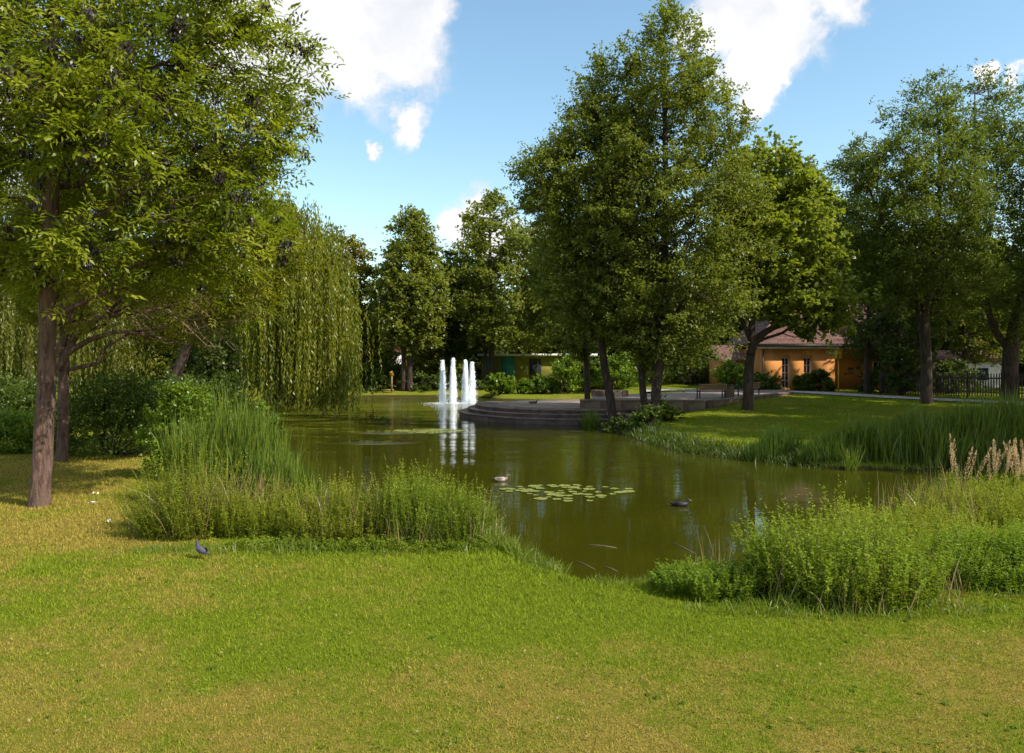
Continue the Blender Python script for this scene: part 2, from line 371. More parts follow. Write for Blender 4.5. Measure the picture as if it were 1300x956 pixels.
def dryness(x, y):
    d = shore_dist(x, y).reshape(np.shape(x))
    near = .17+.36*sstep(d+1.6*(fbm(x, y, 2.2)-.5), 2.0, 4.6)+.13*sstep(10.2-y+(fbm(x+9, y, 1.7)-.5)*2, -.4, 2.2)-.34*np.exp(-((x+2.7)**2/9+(y-8.9)**2/2.2))
    left = .30*sstep(-x, 5.2, 7.5)*sstep(y, 11.8, 14.5)
    far = .12+.55*fbm(x, y, 5)
    t = sstep(y, 23, 29)
    return np.clip((near+left+(fbm(x+50, y+3, 1.3)-.5)*.75)*(1-t)+far*t, 0, 1)
def axis(segs):
    out = []
    for a, b, st in segs: out += list(np.arange(a, b, st))
    return np.array(out)
gx = np.concatenate([[-3000, -900, -300, -150], axis([(-80, -24, 3.5), (-24, 26, .42), (26, 60, 2.5)]), [60, 90, 150, 300, 900, 3000]])
gy = np.concatenate([[-3000, -600, -100, -20], axis([(-5, 4, 1.5), (4, 9, .5), (9, 18, .3), (18, 48, .42), (48, 80, .8), (80, 120, 5)]), [120, 170, 300, 900, 3500]])
XX, YY = np.meshgrid(gx, gy); ZZ = hgt(XX, YY)
nx, ny = len(gx), len(gy); i = (np.arange(ny-1)[:, None]*nx+np.arange(nx-1)[None]).ravel()
mb = MB(); mb.add(np.stack([XX, YY, ZZ], -1).reshape(-1, 3), np.stack([i, i+1, i+nx+1, i+nx], -1), dryness(XX, YY).ravel())
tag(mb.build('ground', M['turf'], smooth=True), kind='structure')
mb = MB(); mb.add([(-45, 5, 0), (45, 5, 0), (45, 90, 0), (-45, 90, 0)], [(0, 1, 2, 3)])
tag(mb.build('water', M['water']), kind='structure')

# grass blades over the near lawn
def grass(n, y0, y1, hmul, name):
    Y = y0*(y1/y0)**rng.random(n); X = (rng.random(n)*2-1)*Y*.74+rng.standard_normal(n)*.3
    d = shore_dist(X, Y); k = (d > .0) & ~((Y > 26) & (X < 3) & (Y < 62)) & ~((np.hypot(X-3.8, Y-48.5) < 7) | ((X > 3.5) & (X < 20) & (Y > 43.2) & (Y < 60) & (X < 10.6+(Y-43)*.76))); X, Y, d = X[k], Y[k], d[k]; n = len(X)
    dr = dryness(X, Y); Z = hgt(X, Y)
    lush = np.clip(1-dr, 0, 1); tuft = vnoise(X, Y, .28)
    hh = (.015+.022*rng.random(n)+.026*lush*tuft)*hmul*(1+1.6*np.exp(-d*2.2))*np.clip(Y/9, .85, 1.8)
    wd = .0055*np.clip(Y/8, .9, 2.6)
    ang = rng.random(n)*2*PI; lean = (rng.random((n, 2))-.5)*1.5
    base = np.stack([X, Y, Z-.004], 1); s_ = np.stack([np.cos(ang), np.sin(ang), 0*ang], 1)*(wd*(.7+.6*rng.random(n)))[:, None]
    tip = base+np.stack([lean[:, 0]*hh, lean[:, 1]*hh, hh], 1)
    m_ = MB(); m_.add(np.stack([base-s_, base+s_, tip], 1).reshape(-1, 3), np.arange(3*n).reshape(-1, 3), np.repeat(np.clip(dr+(rng.random(n)-.5)*.35, 0, 1), 3))
    tag(m_.build(name, M['blade']), 'short mown grass with green and parched yellow patches on '+('the far lawn' if y0 > 20 else 'the near lawn'), 'grass', kind='stuff')
grass(300000, 5.2, 30, 1.0, 'lawn_grass')
grass(60000, 26, 70, 1.3, 'far_lawn_grass')
# clover and weed leaves in the turf, a few pale dry leaves
n = 9000; Y = 5.5*(22/5.5)**rng.random(n); X = (rng.random(n)*2-1)*Y*.72
k = (shore_dist(X, Y) > .15) & (vnoise(X, Y, .8) > .52); X, Y = X[k], Y[k]; n = len(X)
mb = MB(); nr = rdir(n)*.5+np.array([0, 0, 1]); u = rdir(n)*np.array([1, 1, .2])
mb.leaves(np.stack([X, Y, hgt(X, Y)+.03], 1), u, nr, .02+.02*rng.random(n), .018+.012*rng.random(n), rng.random(n)*.8)
tag(mb.build('clover_leaves', M['bush']), 'tiny round clover leaves scattered through the mown lawn', 'clover', kind='stuff')
n = 750; Y = 5.5*(20/5.5)**rng.random(n); X = (rng.random(n)*2-1)*Y*.72; k = shore_dist(X, Y) > .1; X, Y = X[k], Y[k]; n = len(X)
mb = MB(); mb.leaves(np.stack([X, Y, hgt(X, Y)+.035], 1), rdir(n)*np.array([1, 1, .2]), rdir(n)*.5+np.array([0, 0, 1]), .03+.03*rng.random(n), .015+.012*rng.random(n), rng.random(n))
tag(mb.build('fallen_leaves', M['dry']), 'pale dry fallen leaves strewn over the lawn', 'leaves', kind='stuff')

n = 60; Y = 6*(13.5/6)**rng.random(n); X = (rng.random(n)*2-1)*Y*.72; k = shore_dist(X, Y) > .2; X, Y = X[k], Y[k]; n = len(X)
J = 9; a = np.tile(np.arange(J)/J*2*PI, (n, 1))+rng.random((n, 1))*6; L = (.025+.03*rng.random((n, 1)))*(.8+.4*rng.random((n, J)))
u = np.stack([np.cos(a), np.sin(a), .28+0*a], -1); c = np.stack([X, Y, hgt(X, Y)+.012], 1)[:, None]+u*(L*.5)[..., None]
mb = MB(); mb.leaves(c.reshape(-1, 3), u.reshape(-1, 3), np.tile([0, 0, 1.], (n*J, 1)), L.ravel(), L.ravel()*.42, np.repeat(rng.random(n)*.7, J), droop=.3)
tag(mb.build('weed_rosettes', M['bush']), 'small flat rosettes of plantain and dandelion leaves in the near lawn', 'weeds', kind='stuff')
# ------------------------------------------------------------------ plants
def stems_patch(name, label, cat, pts, hts, leafmat, leaf=(.055, .02), per=38, spike=0.25, lean=.22, group=None, side=.10, stemmat='herbstem', varshift=0, bush=0):
    """upright leafy stems from points Nx2"""
    N = len(pts); Z = hgt(pts[:, 0], pts[:, 1]); base = np.stack([pts[:, 0], pts[:, 1], np.maximum(Z, -.05)], 1)
    c0 = base.mean(0); root = empty(name, tuple(c0), label, cat, group)
    base = base-c0
    out = base*np.array([1, 1, 0]); out /= (np.abs(out).max()+1e-6)
    dirs = np.stack([(rng.random(N)-.5)*lean*2, (rng.random(N)-.5)*lean*2, np.ones(N)], 1)+out*bush; dirs /= np.linalg.norm(dirs, axis=1)[:, None]
    bd = rdir(N)*np.array([1, 1, 0]); bend = hts*.18*rng.random(N)
    K = per; t = np.sort(rng.random((N, K))**.85, axis=1); 
    p = base[:, None]+dirs[:, None]*(hts[:, None]*t)[..., None]+bd[:, None]*(bend[:, None]*t**2)[..., None]
    a = rng.random((N, K))*2*PI; od = np.stack([np.cos(a), np.sin(a), .35+.5*rng.random((N, K))], -1)
    od /= np.linalg.norm(od, axis=2)[..., None]
    taper = (1-.55*t); sd = side*(1-.75*t)
    p = p+od*(sd*rng.random((N, K)))[..., None]
    pv = p.reshape(-1, 3); u = od.reshape(-1, 3); nn = np.cross(np.cross(u, np.tile([0, 0, 1.], (len(u), 1))), u)+rdir(len(u))*.5
    L = (leaf[0]*1.5*taper*(.7+.6*rng.random((N, K)))).ravel(); Wd = L*leaf[1]/leaf[0]
    sv = (rng.random(N)*.25+.45*vnoise(pts[:, 0]+11, pts[:, 1], .3))[:, None]+.15*rng.random((N, K))+.30*t**2
    m_ = MB(); m_.leaves(pv, u, nn, L, Wd, np.clip(sv.ravel()+varshift, 0, 1), droop=.18); m_.build('foliage', leafmat, root)
    m_ = MB(); m_.ribbons(base, dirs, hts, np.full(N, .009), bend, bd, rng.random(N)*.6, 3); tag(m_.build('stems', M['herb'], root), kind='stuff')
    if spike:
        ks = rng.random(N) < spike*.5; q = np.where(ks)[0]
        if len(q):
            J = 16; t = .86+.26*rng.random((len(q), J)); r = .018*(1.14-t)/.14
            p = base[q][:, None]+dirs[q][:, None]*(hts[q][:, None]*t)[..., None]+bd[q][:, None]*(bend[q][:, None]*t**2)[..., None]
            p = p.reshape(-1, 3)+rdir(len(q)*J)*np.abs(r).ravel()[:, None]
            m_ = MB(); m_.leaves(p, rdir(len(p))+np.array([0, 0, .8]), rdir(len(p)), .022, .012, rng.random(len(p))); tag(m_.build('flower_spikes', M['bloom'], root), kind='stuff')
    return root
def blobpts(n, cx, cy, rx, ry, ang=0):
    r = np.sqrt(rng.random(n)); a = rng.random(n)*2*PI; x = r*np.cos(a)*rx; y = r*np.sin(a)*ry
    return np.stack([cx+x*math.cos(ang)-y*math.sin(ang), cy+x*math.sin(ang)+y*math.cos(ang)], 1), r
def patch(name, label, cx, cy, rx, ry, n, h, mt, ang=0, cat='plant', edge=.55, **kw):
    p, r = blobpts(n, cx, cy, rx, ry, ang)
    hs = h*(1-(1-edge)*r**2.5)*(.72+.35*rng.random(n))*(.58+.75*vnoise(p[:, 0]*1.0+5, p[:, 1], .42))
    return stems_patch(name, label, cat, p, hs, mt, **kw)

# foreground left bank
patch('leafy_shrub', 'rounded yellow green shrub at the left end of the near bank beside parched turf', -5.95, 14.75, 1.0, .9, 460, 1.62, M['herb2'], leaf=(.05, .02), per=36, spike=.1, bush=.25, lean=.35, edge=.45, cat='shrub')
patch('tall_herbs', 'low tangle of yellowish herbs in front of the cattails on the near left bank', -4.55, 14.7, 1.0, .75, 420, .95, M['herb2'], leaf=(.045, .017), per=36, spike=.3)
patch('tall_herbs', 'dense clump of flowering herbs with pointed spikes, directly left of the swimming mallard', -1.35, 14.15, 1.15, .75, 560, 1.22, M['herb'], leaf=(.048, .019), per=42, spike=.45, edge=.72)
patch('tall_herbs', 'mixed herbs between the iris blades and the spiky flowering clump on the near bank', -3.05, 14.1, 1.05, .7, 460, 1.12, M['herb2'], leaf=(.046, .018), per=40, spike=.4)
patch('low_herbs', 'low green creeping weeds along the foot of the left bank herbs', -2.6, 13.35, 2.3, .22, 260, .26, M['herb'], leaf=(.045, .022), per=16, spike=0, lean=.5)
# foreground right bank
patch('leafy_shrub', 'broad bright leafy shrub mound right of the open water at the near lawn edge', 4.6, 11.0, 1.28, .95, 680, 1.34, M['herb'], ang=.12, leaf=(.062, .024), per=36, spike=.12, bush=.25, lean=.38, edge=.5, cat='shrub', varshift=.12)
patch('leafy_shrub', 'lower darker shrub trailing left from the bright mound towards the shore', 2.75, 11.05,   .75, .62, 360, .50, M['bush'], leaf=(.05, .02), per=34, spike=.05, bush=.35, edge=.5, cat='shrub')
patch('tall_herbs', 'yellow green herbs behind and right of the bright mound, below the pink plumes', 6.6, 13.2, 1.7, 1.4, 600, .82, M['herb2'], ang=.6, leaf=(.055, .02), per=40, spike=.3)
patch('tall_herbs', 'green herbs at the right edge of the photo reaching down to the mown lawn', 7.2, 11.6, 1.3, .75, 560, .85, M['bush'], ang=.2, leaf=(.055, .022), per=36, spike=.1, cat='plant')
patch('tall_herbs', 'dry tinged herb clump on the shore right of the mound, nearest the water', 9.4, 16.2, 2.0, 1.0, 460, .80, M['herb2'], ang=.65, leaf=(.055, .02), per=34, spike=.35)

def reeds(name, label, cx, cy, rx, ry, n, h, wd=.022, mt='reed', ang=0, cat='reeds', lean=.10, bend=.35, stuff=True, z0=None, edge=.75, vs=0):
    p, r = blobpts(n, cx, cy, rx, ry, ang); Z = np.maximum(hgt(p[:, 0], p[:, 1]), -.1)
    base = np.stack([p[:, 0], p[:, 1], Z], 1); d = np.stack([(rng.random(n)-.5)*lean*2, (rng.random(n)-.5)*lean*2, np.ones(n)], 1); d /= np.linalg.norm(d, axis=1)[:, None]
    L = h*(.62+.42*rng.random(n))*(1-(1-edge)*r**3)*(.7+.55*vnoise(p[:, 0], p[:, 1], .7)); bd = rdir(n)*np.array([1, 1, 0])
    m_ = MB(); m_.ribbons(base, d, L, wd*(.6+.8*rng.random(n)), L*bend*rng.random(n)**2.2, bd, np.clip(rng.random(n)*.8+vs, 0, 1), 4)
    o = m_.build(name, M[mt]); tag(o, label, cat, kind='stuff' if stuff else None); return o
reeds('cattails', 'tall upright cattail leaves standing in a dense stand on the left bank', -6.3, 18.0, 1.35, 1.3, 2200, 2.45, .034, lean=.14, vs=.05)
reeds('cattails', 'cattails at the water edge just left of the arching iris blades', -4.9, 16.9, .8, .8, 900, 1.75, .02)
reeds('dry_reeds', 'brown broken reed stalks standing among the left bank cattails', -5.5, 15.9, 1.2, .6, 260, 1.25, .018, 'dry', lean=.35, bend=.7)
reeds('iris_clump', 'arching sword leaved iris clump leaning over the water on the left bank', -3.85, 15.6, .22, .2, 70, 1.5, .03, 'reed', lean=.45, bend=.6, cat='plant', stuff=False)
reeds('cattails', 'wide tall stand of cattails on the far right shore of the inlet', 16.2, 26.3, 5.4, 1.4, 6600, 1.95, .042, edge=.7, lean=.2, bend=.5)
reeds('cattails', 'lower cattails at the left end of the right shore stand, shade put into darker leaves', 10.9, 26.2, 1.5, .6, 1300, 1.15, .022, 'reed', bend=.6, lean=.2, vs=-.2)  # leaf tone lowered to carry the shade on this end
reeds('iris_clump', 'fan of sword leaved iris at the water edge before the right shore cattails', 10.75, 25.2, .2, .2, 60, 1.35, .032, 'reed', lean=.55, bend=.5, cat='plant', stuff=False, vs=.3)
reeds('shaded_rushes', 'rushes on the bank left of the right shore cattails, shade put into their dark leaves', 9.0, 27.4, 1.0, .5, 700, 1.05, .018, 'reed', bend=.3, vs=-.4)  # tree shade painted as a darker leaf tone
reeds('shore_grass', 'long bright grass fringing the near shore by the floating twigs', .35, 13.25, .75, .35, 900, .38, .011, 'reed', ang=-.9, lean=.6, bend=1.0, vs=.35, cat='grass')
reeds('shore_grass', 'rough grass tuft between the spiky herbs and the water', -.35, 13.75, .4, .35, 700, .48, .011, 'reed', lean=.6, bend=1.0, vs=.3, cat='grass')
reeds('shore_grass', 'long grass fringe along the near shore left of the right hand shrubs', 2.0, 11.75, .9, .22, 900, .30, .011, 'reed', lean=.7, bend=1.0, vs=.35, cat='grass')
reeds('dry_reeds', 'thin rust brown stalks standing at the shore left of the bright shrub mound', 3.0, 12.3, .35, .3, 40, 1.0, .010, 'dry', lean=.25, bend=.4)
reeds('dry_reeds', 'rusty reed stalks among the herbs below the pink plumes', 8.2, 15.6, 1.5, 1.0, 130, 1.15, .014, 'dry', ang=.6, lean=.25, bend=.5)
reeds('cattails', 'tallest cattails of the right shore stand, at the right edge of the photo', 18.6, 27.2, 2.6, 1.0, 2200, 2.35, .042, edge=.7, lean=.18)
reeds('meadow_grass', 'long grass and dead stalks poking out of the bright shrub mound', 4.7, 11.0, 1.5, 1.1, 300, 1.15, .012, 'dry', lean=.35, bend=.5, cat='grass', edge=.4)
reeds('meadow_grass', 'long green grass round the foot of the bright shrub mound', 4.3, 10.15, 2.1, .38, 1000, .26, .010, 'reed', lean=.6, bend=1.0, vs=.2, cat='grass', edge=.5)
reeds('meadow_grass', 'uneven green grass at the foot of the herbs at the right edge', 7.3, 10.9, 1.5, .4, 600, .26, .010, 'reed', lean=.6, bend=1.0, vs=.2, cat='grass', edge=.5)
reeds('meadow_grass', 'dead and green grass stalks among the spiky herbs left of the mallard', -1.9, 14.1, 2.1, .8, 420, 1.15, .012, 'dry', lean=.35, bend=.5, cat='grass', edge=.5)
reeds('meadow_grass', 'uneven green grass at the foot of the herbs on the left bank', -3.4, 13.2, 3.2, .38, 1100, .24, .010, 'reed', lean=.6, bend=1.0, vs=.2, cat='grass', edge=.5)
reeds('meadow_grass', 'pale dead stalks standing out of the rounded shrub at the parched turf', -5.9, 14.7, 1.1, .8, 200, 1.5, .011, 'dry', lean=.35, bend=.5, cat='grass', edge=.5)
# bank vegetation under the alders
bp = []
for a_, b_ in zip(range(26, 30), range(27, 31)):
    pass
path_pts = [(10.2, 25.8), (9, 27.1), (7.9, 28.4), (6.9, 29.7), (6.3, 31.6), (6.0, 34.3), (5.5, 37.3), (5.7, 39.5)]
q = np.array(path_pts); t = rng.random(3600)*(len(q)-1); ii = t.astype(int); f = (t-ii)[:, None]
p = q[ii]*(1-f)+q[np.minimum(ii+1, len(q)-1)]*f+rng.standard_normal((3600, 2))*.35
base = np.stack([p[:, 0], p[:, 1], np.maximum(hgt(p[:, 0], p[:, 1]), 0)], 1); n = len(p)
d = rdir(n)*.5+np.array([0, 0, 1.]); d /= np.linalg.norm(d, axis=1)[:, None]
mb = MB(); mb.ribbons(base, d, .15+.3*rng.random(n), .022*np.ones(n), .3*rng.random(n), rdir(n)*np.array([1, 1, 0]), rng.random(n)*.5, 3)
tag(mb.build('bank_grass', M['bushd']), 'overhanging grass on the bank below the alders, shade put into its dark colour', 'grass', kind='stuff')  # dark leaf colour carries the shade of the bank

# plume grass
root = empty('plume_grass', (11.25, 18.2, -.12), 'tall grass with pinkish tan feathery plumes at the right edge above the herbs', 'grass')
n = 54; bx = rng.normal(.25, 1.0, n); by = rng.uniform(-.8, .8, n)+bx*.2; base = np.stack([bx, by, np.zeros(n)], 1)
d = np.stack([rng.normal(.10, .13, n), rng.normal(0, .08, n), np.ones(n)], 1); L = 1.42+.42*rng.random(n); bd = rdir(n)*np.array([1, 1, 0]); be = .08+.28*rng.random(n)
mb = MB(); mb.ribbons(base, d, L, np.full(n, .012), be, bd, rng.random(n), 5); mb.build('stalks', M['dry'], root)
nb = 700; b2 = np.stack([rng.uniform(-1.9, 1.8, nb), rng.uniform(-.8, .8, nb), np.zeros(nb)], 1)
mb = MB(); mb.ribbons(b2, np.stack([rng.normal(0, .15, nb), rng.normal(0, .15, nb), np.ones(nb)], 1), .6+.7*rng.random(nb), np.full(nb, .012), .5*rng.random(nb), rdir(nb)*np.array([1, 1, 0]), rng.random(nb), 4); mb.build('leaf_blades', M['reed'], root)
for k in range(n):
    J = 150; t = .66+.42*rng.random(J); r = .055*np.sin(np.clip((t-.64)/.46, 0, 1)*PI)**.7
    pp = base[k]+d[k]*(L[k]*t)[:, None]+bd[k]*(be[k]*t**2.4)[:, None]+rdir(J)*r[:, None]*(rng.random(J)**.5)[:, None]
    m_ = MB(); m_.leaves(pp, rdir(J)*.5+np.array([0, 0, 1]), rdir(J), .035, .011, rng.random(J)); m_.build('plume', M['plume'], root)

# ------------------------------------------------------------------ trees
def crown_leaves(c, rc, outw, twigs, per, leaf, lenvar=.5, flat_=.55, jitter=.16, droop=0.0):
    """clump centres -> leaf arrays: each clump is a spray of twigs"""
    C = len(c); T = C*twigs
    cc = np.repeat(c, twigs, 0); rr = np.repeat(rc, twigs); oo = np.repeat(outw, twigs, 0)
    td = rdir(T)*np.array([1, 1, flat_])+oo*.55+np.array([0, 0, .12-droop]); td /= np.linalg.norm(td, axis=1)[:, None]
    TL = rr*(.55+.75*rng.random(T)); start = cc+rdir(T)*(rr*.35)[:, None]*np.array([1, 1, .6])
    s = rng.random((T, per))**.75
    p = start[:, None]+td[:, None]*(TL[:, None]*s)[..., None]+rng.standard_normal((T, per, 3))*(jitter*rr[:, None, None]*(1.1-.7*s)[..., None])
    p[:, :, 2] -= droop*(TL[:, None]*s**2)
    ld = td[:, None]*.8+rng.standard_normal((T, per, 3))*.7
    return start, td, TL, p.reshape(-1, 3), ld.reshape(-1, 3), T

def make_tree(name, label, Y, base_px, trunk, prof, leafmat, nclump, rc, twigs, per, leaf, bark='barkd', depth=.85, cat='tree', seed=1,
              group=None, limb_r=.10, cdy=0, rise=.45, zb=None, keys=0, pinnate=False, twigwood=False, hollow=.35, droop=0, limbs=16, clear=0, trunks=None, var0=0, bot=0, gap=0):
    """trunk: [(px,py,width px)], prof: [(py, left px, right px)] crown outline; both turned into metres at distance Y"""
    global rng
    rng = np.random.default_rng(seed)
    x0 = (base_px[0]-650)/F*Y; z0 = gz(x0, Y)-.05 if zb is None else zb
    root = empty(name, (x0, Y, z0), label, cat, group)
    O = np.array([x0, Y, z0])
    S = Y/F
    def W3(px, py): return np.array([(px-650)*S, Y, H-(py-HY)*S])-O
    allaxes = []
    mbt = MB()
    for tk in [trunk]+(trunks or []):
        P_ = np.array([W3(a, b) for a, b, c in tk]); R = np.array([c*S/2 for a, b, c in tk])
        if len(tk[0]) and tk is trunk: P_[0, 2] = -.15
        else: P_[0, 2] = min(P_[0, 2], P_[0, 2])
        dy = rng.normal(0, .12, len(P_)).cumsum(); dy -= dy[0]; P_[:, 1] += dy*.6
        tt = np.linspace(0, 1, len(P_)); ts = np.linspace(0, 1, len(P_)*5)
        Pf = np.stack([np.interp(ts, tt, P_[:, k]) for k in range(3)], 1); Rf = np.interp(ts, tt, R)
        for _ in range(2): Pf[1:-1] = (Pf[:-2]+2*Pf[1:-1]+Pf[2:])/4
        if tk is trunk: Rf[:3] *= np.array([1.28, 1.10, 1.02])
        mbt.tube(Pf, Rf, 12, rng.random()*.2+.4, wob=.04); allaxes.append((Pf, Rf))
    # clump centres
    pr = np.array(sorted(prof)); zz = H-(pr[:, 0]-HY)*S-z0; cx = ((pr[:, 1]+pr[:, 2])/2-650)*S-x0; rx = (pr[:, 2]-pr[:, 1])/2*S
    o = np.argsort(zz); zz, cx, rx = zz[o], cx[o], rx[o]
    zs = np.linspace(zz[0], zz[-1], 400); wgt = np.interp(zs, zz, rx)**1.75+.02; wgt /= wgt.sum()
    z = rng.choice(zs, nclump, p=wgt)+rng.normal(0, .1, nclump)
    R = np.interp(z, zz, rx); CX = np.interp(z, zz, cx)
    a = rng.random(nclump)*2*PI; u = hollow+(1-hollow)*rng.random(nclump)**.55
    rcl = rc*(.5+.95*rng.random(nclump)**1.2); rcl = np.minimum(rcl, .25*rc+R*.75)
    Re = np.maximum(R-rcl*.95, .05)*(1+.22*(rng.random(nclump)-.45))
    c = np.stack([CX+np.cos(a)*u*Re, cdy+np.sin(a)*u*Re*depth, z], 1)
    if gap:
        kk = vnoise(c[:, 0]*1+seed, c[:, 2]+c[:, 1]*.4, rc*2.2) > gap; c = c[kk]; rcl = rcl[kk]; CX = CX[kk]
    if clear:
        kk = ~((c[:, 1] < .1) & (np.abs(c[:, 0]-np.interp(c[:, 2], allaxes[0][0][:, 2], allaxes[0][0][:, 0])) < clear) & (rng.random(len(c)) < .8)); c = c[kk]; rcl = rcl[kk]; CX = CX[kk]
    nclump = len(c)
    ow = c-np.stack([CX, 0*CX, c[:, 2]-.3], 1); ow /= np.linalg.norm(ow, axis=1)[:, None]+1e-6
    # main limbs, then branches from the nearest limb to every clump
    ax, ar = allaxes[0]; ztop = ax[-1, 2]
    for k in range(limbs):
        f = (k+.5)/limbs; zl = zz[0]+(zz[-1]-zz[0])*(.10+.72*f); Rl = np.interp(zl, zz, rx); Cl = np.interp(zl, zz, cx); aa = k*2.399+rng.random()*.6
        e = np.array([Cl+math.cos(aa)*Rl*.66, cdy+math.sin(aa)*Rl*.66*depth, zl]); hd = math.hypot(e[0], e[1])
        zs_ = np.clip(zl-rise*hd-.3, max(ax[3, 2], .62*zz[0]), ztop); jj = int(np.argmin(np.abs(ax[:, 2]-zs_))); s0 = ax[jj]
        tq = np.linspace(0, 1, 8)[:, None]; q_ = s0+(e-s0)*tq; q_[:, 2] += (np.sin(tq*PI)*hd*.07)[:, 0]; q_[1:-1] += rng.normal(0, .05+.02*hd, (6, 3))*np.array([1, 1, .7])
        r0 = min(ar[jj]*.5, limb_r*1.15); rq = r0*(1-.82*tq[:, 0]); mbt.tube(q_, rq, 6, .4, cap=False); allaxes.append((q_, rq))
    AP = np.concatenate([q_ for q_, _ in allaxes]); AR = np.concatenate([_ for q_, _ in allaxes]); okk = AP[:, 2] > .62*zz[0]; AP, AR = AP[okk], AR[okk]
    for k in range(nclump):
        e = c[k]; dd = np.linalg.norm(AP-e, axis=1)+.9*np.maximum(0, AP[:, 2]-e[2]+.2); j = int(np.argmin(dd)); s = AP[j]
        ln = np.linalg.norm(e-s); r0 = min(AR[j]*.7, .010+.011*ln*(Y/20)**.3)
        m1 = s+(e-s)*.4+rng.normal(0, .07*ln+.02, 3); m2 = s+(e-s)*.72+rng.normal(0, .07*ln+.02, 3)
        if ln > .5: mbt.tube([s, m1, m2, e], [r0, r0*.7, r0*.5, r0*.25], 4, .4, cap=False)
    start, td, TL, p, ld, T = crown_leaves(c, rcl, ow, twigs, per, leaf, flat_=.6, droop=droop)
    cv = np.repeat(rng.random(nclump), twigs*per)*.45+np.repeat(rng.random(T), per)*.2; N = len(p)
    nn = np.tile([0, 0, 1.], (N, 1))+rdir(N)*.75
    m_ = MB()
    if pinnate:
        ld2 = ld/np.linalg.norm(ld, axis=1)[:, None]; ld2[:, 2] -= .25; ld2 /= np.linalg.norm(ld2, axis=1)[:, None]
        sd = np.cross(nn, ld2); sd /= np.linalg.norm(sd, axis=1)[:, None]; RL = leaf[0]*2.6
        for j in range(3):
            for sg in (-1, 1):
                t = .28+.28*j; dr = np.array([0, 0, -1])*(.10*t*t*RL)
                pc = p+ld2*(t*RL)+sd*(sg*leaf[0]*.42)+dr; uu = ld2*.55+sd*sg*.85+rdir(N)*.12
                m_.leaves(pc, uu, nn, leaf[0]*(.8+.35*rng.random(N)), leaf[1], np.clip((cv-.12)*1.5+.35*rng.random(N)+var0, 0, 1))
        m_.leaves(p+ld2*RL*1.1, ld2, nn, leaf[0], leaf[1], np.clip(cv+.35*rng.random(N)+var0, 0, 1))
    else:
        m_.leaves(p, ld, nn, leaf[0]*(.65+.6*rng.random(N)), leaf[1]*(.7+.5*rng.random(N)), np.clip(cv+.35*rng.random(N)+var0, 0, 1), droop=.15)
    m_.build('crown', leafmat, root)
    if twigwood:
        for k in rng.choice(T, min(T, 1500), replace=False):
            q0 = start[k]; q1 = q0+td[k]*TL[k]*.9; mbt.tube([q0, (q0+q1)/2+rng.normal(0, .04, 3), q1], [.012, .008, .003], 3, .6, cap=False)
    mbt.build('trunk', M[bark], root, smooth=True)
    if keys:
        m_ = MB()
        owp = np.repeat(ow, twigs*per, 0); sco = rng.random(len(p))+.5*owp[:, 0]-1.1*owp[:, 1]; kk = rng.choice(np.argsort(-sco)[:len(p)//2], keys); J = 40
        pc = np.repeat(p[kk]+owp[kk]*.10, J, 0)+rng.standard_normal((keys*J, 3))*np.array([.055, .055, .065])-np.array([0, 0, .1])
        m_.leaves(pc, rdir(len(pc))*.4+np.array([0, 0, -1]), rdir(len(pc)), .085, .05, rng.random(len(pc))); tag(m_.build('seed_bunches', M['keys'], root), kind='stuff')
    return root

# near ash and its neighbour
make_tree('ash_tree', 'large ash nearest the camera at the left, with dark seed bunches hanging in its leaves', 17.2, (50, 641),
    [(50,641,26),(50,600,24),(53,500,22),(56,400,20),(56,330,19),(64,250,17),(62,180,17),(60,100,14),(66,0,11),(70,-90,7),(72,-160,3)],
    [(-220,60,170),(-140,-40,300),(-60,-100,345),(0,-130,368),(60,-150,405),(150,-160,420),(215,-150,395),(280,-140,400),(330,-110,355),(368,-20,250)],
    M['ash'], 400, .85, 8, 5, (.155, .056), 'bark', .8, limbs=22, clear=.75, seed=11, limb_r=.06, keys=430, pinnate=True, twigwood=True, hollow=.1, rise=.34, gap=.03, var0=0)
make_tree('ash_tree', 'second ash just behind the nearest trunk, its low boughs reaching right over the shrubs', 24.5, (72, 590),
    [(78,590,14),(79,540,13),(78,480,13),(78,420,12),(76,380,12),(80,330,9),(90,270,6),(100,200,3)],
    [(175,60,260),(225,20,365),(280,-30,392),(345,-20,385),(395,10,352),(420,90,310),(440,150,290)],
    M['ash2'], 200, .8, 8, 6, (.15, .05), 'bark', .75, seed=12, limb_r=.06, pinnate=True, twigwood=True, hollow=.3, rise=.25,
    trunks=[[(74,470,10),(95,425,8),(130,400,7),(190,395,5),(250,380,3),(300,375,2)],[(75,450,10),(88,400,9),(130,352,7),(180,340,5),(240,330,3)],[(76,455,8),(110,432,7),(150,420,5),(200,428,3),(240,440,1.5)]])
# bare twigs hanging under the second ash
rng = np.random.default_rng(5)
root = [o for o in sc.objects if o.name.startswith('ash_tree')][-1]
O = np.array(root.location); S = 24.5/F; mb = MB()
for k in range(60):
    sx = rng.uniform(120, 260); sy = rng.uniform(360, 410); p0 = np.array([(sx-650)*S, 24.5+rng.normal(0, .9), H-(sy-HY)*S])-O
    ex = sx+rng.uniform(20, 80); ey = sy+rng.uniform(0, 55); p3 = np.array([(ex-650)*S, p0[1]+O[1]+rng.normal(0, .3), H-(ey-HY)*S])-O
    m1 = p0+(p3-p0)*.4+np.array([0, 0, -.35])*rng.random(); m2 = p0+(p3-p0)*.75+np.array([0, 0, -.4])*rng.random()
    mb.tube([p0, m1, m2, p3], [.012, .010, .007, .003], 4, .5, cap=False)
    for _ in range(3):
        f = rng.random(); q0 = m1+(m2-m1)*f; mb.tube([q0, q0+rdir(1)[0]*.25, q0+rdir(1)[0]*.3+np.array([.25, 0, -.05])], [.007, .005, .003], 3, .5, cap=False)
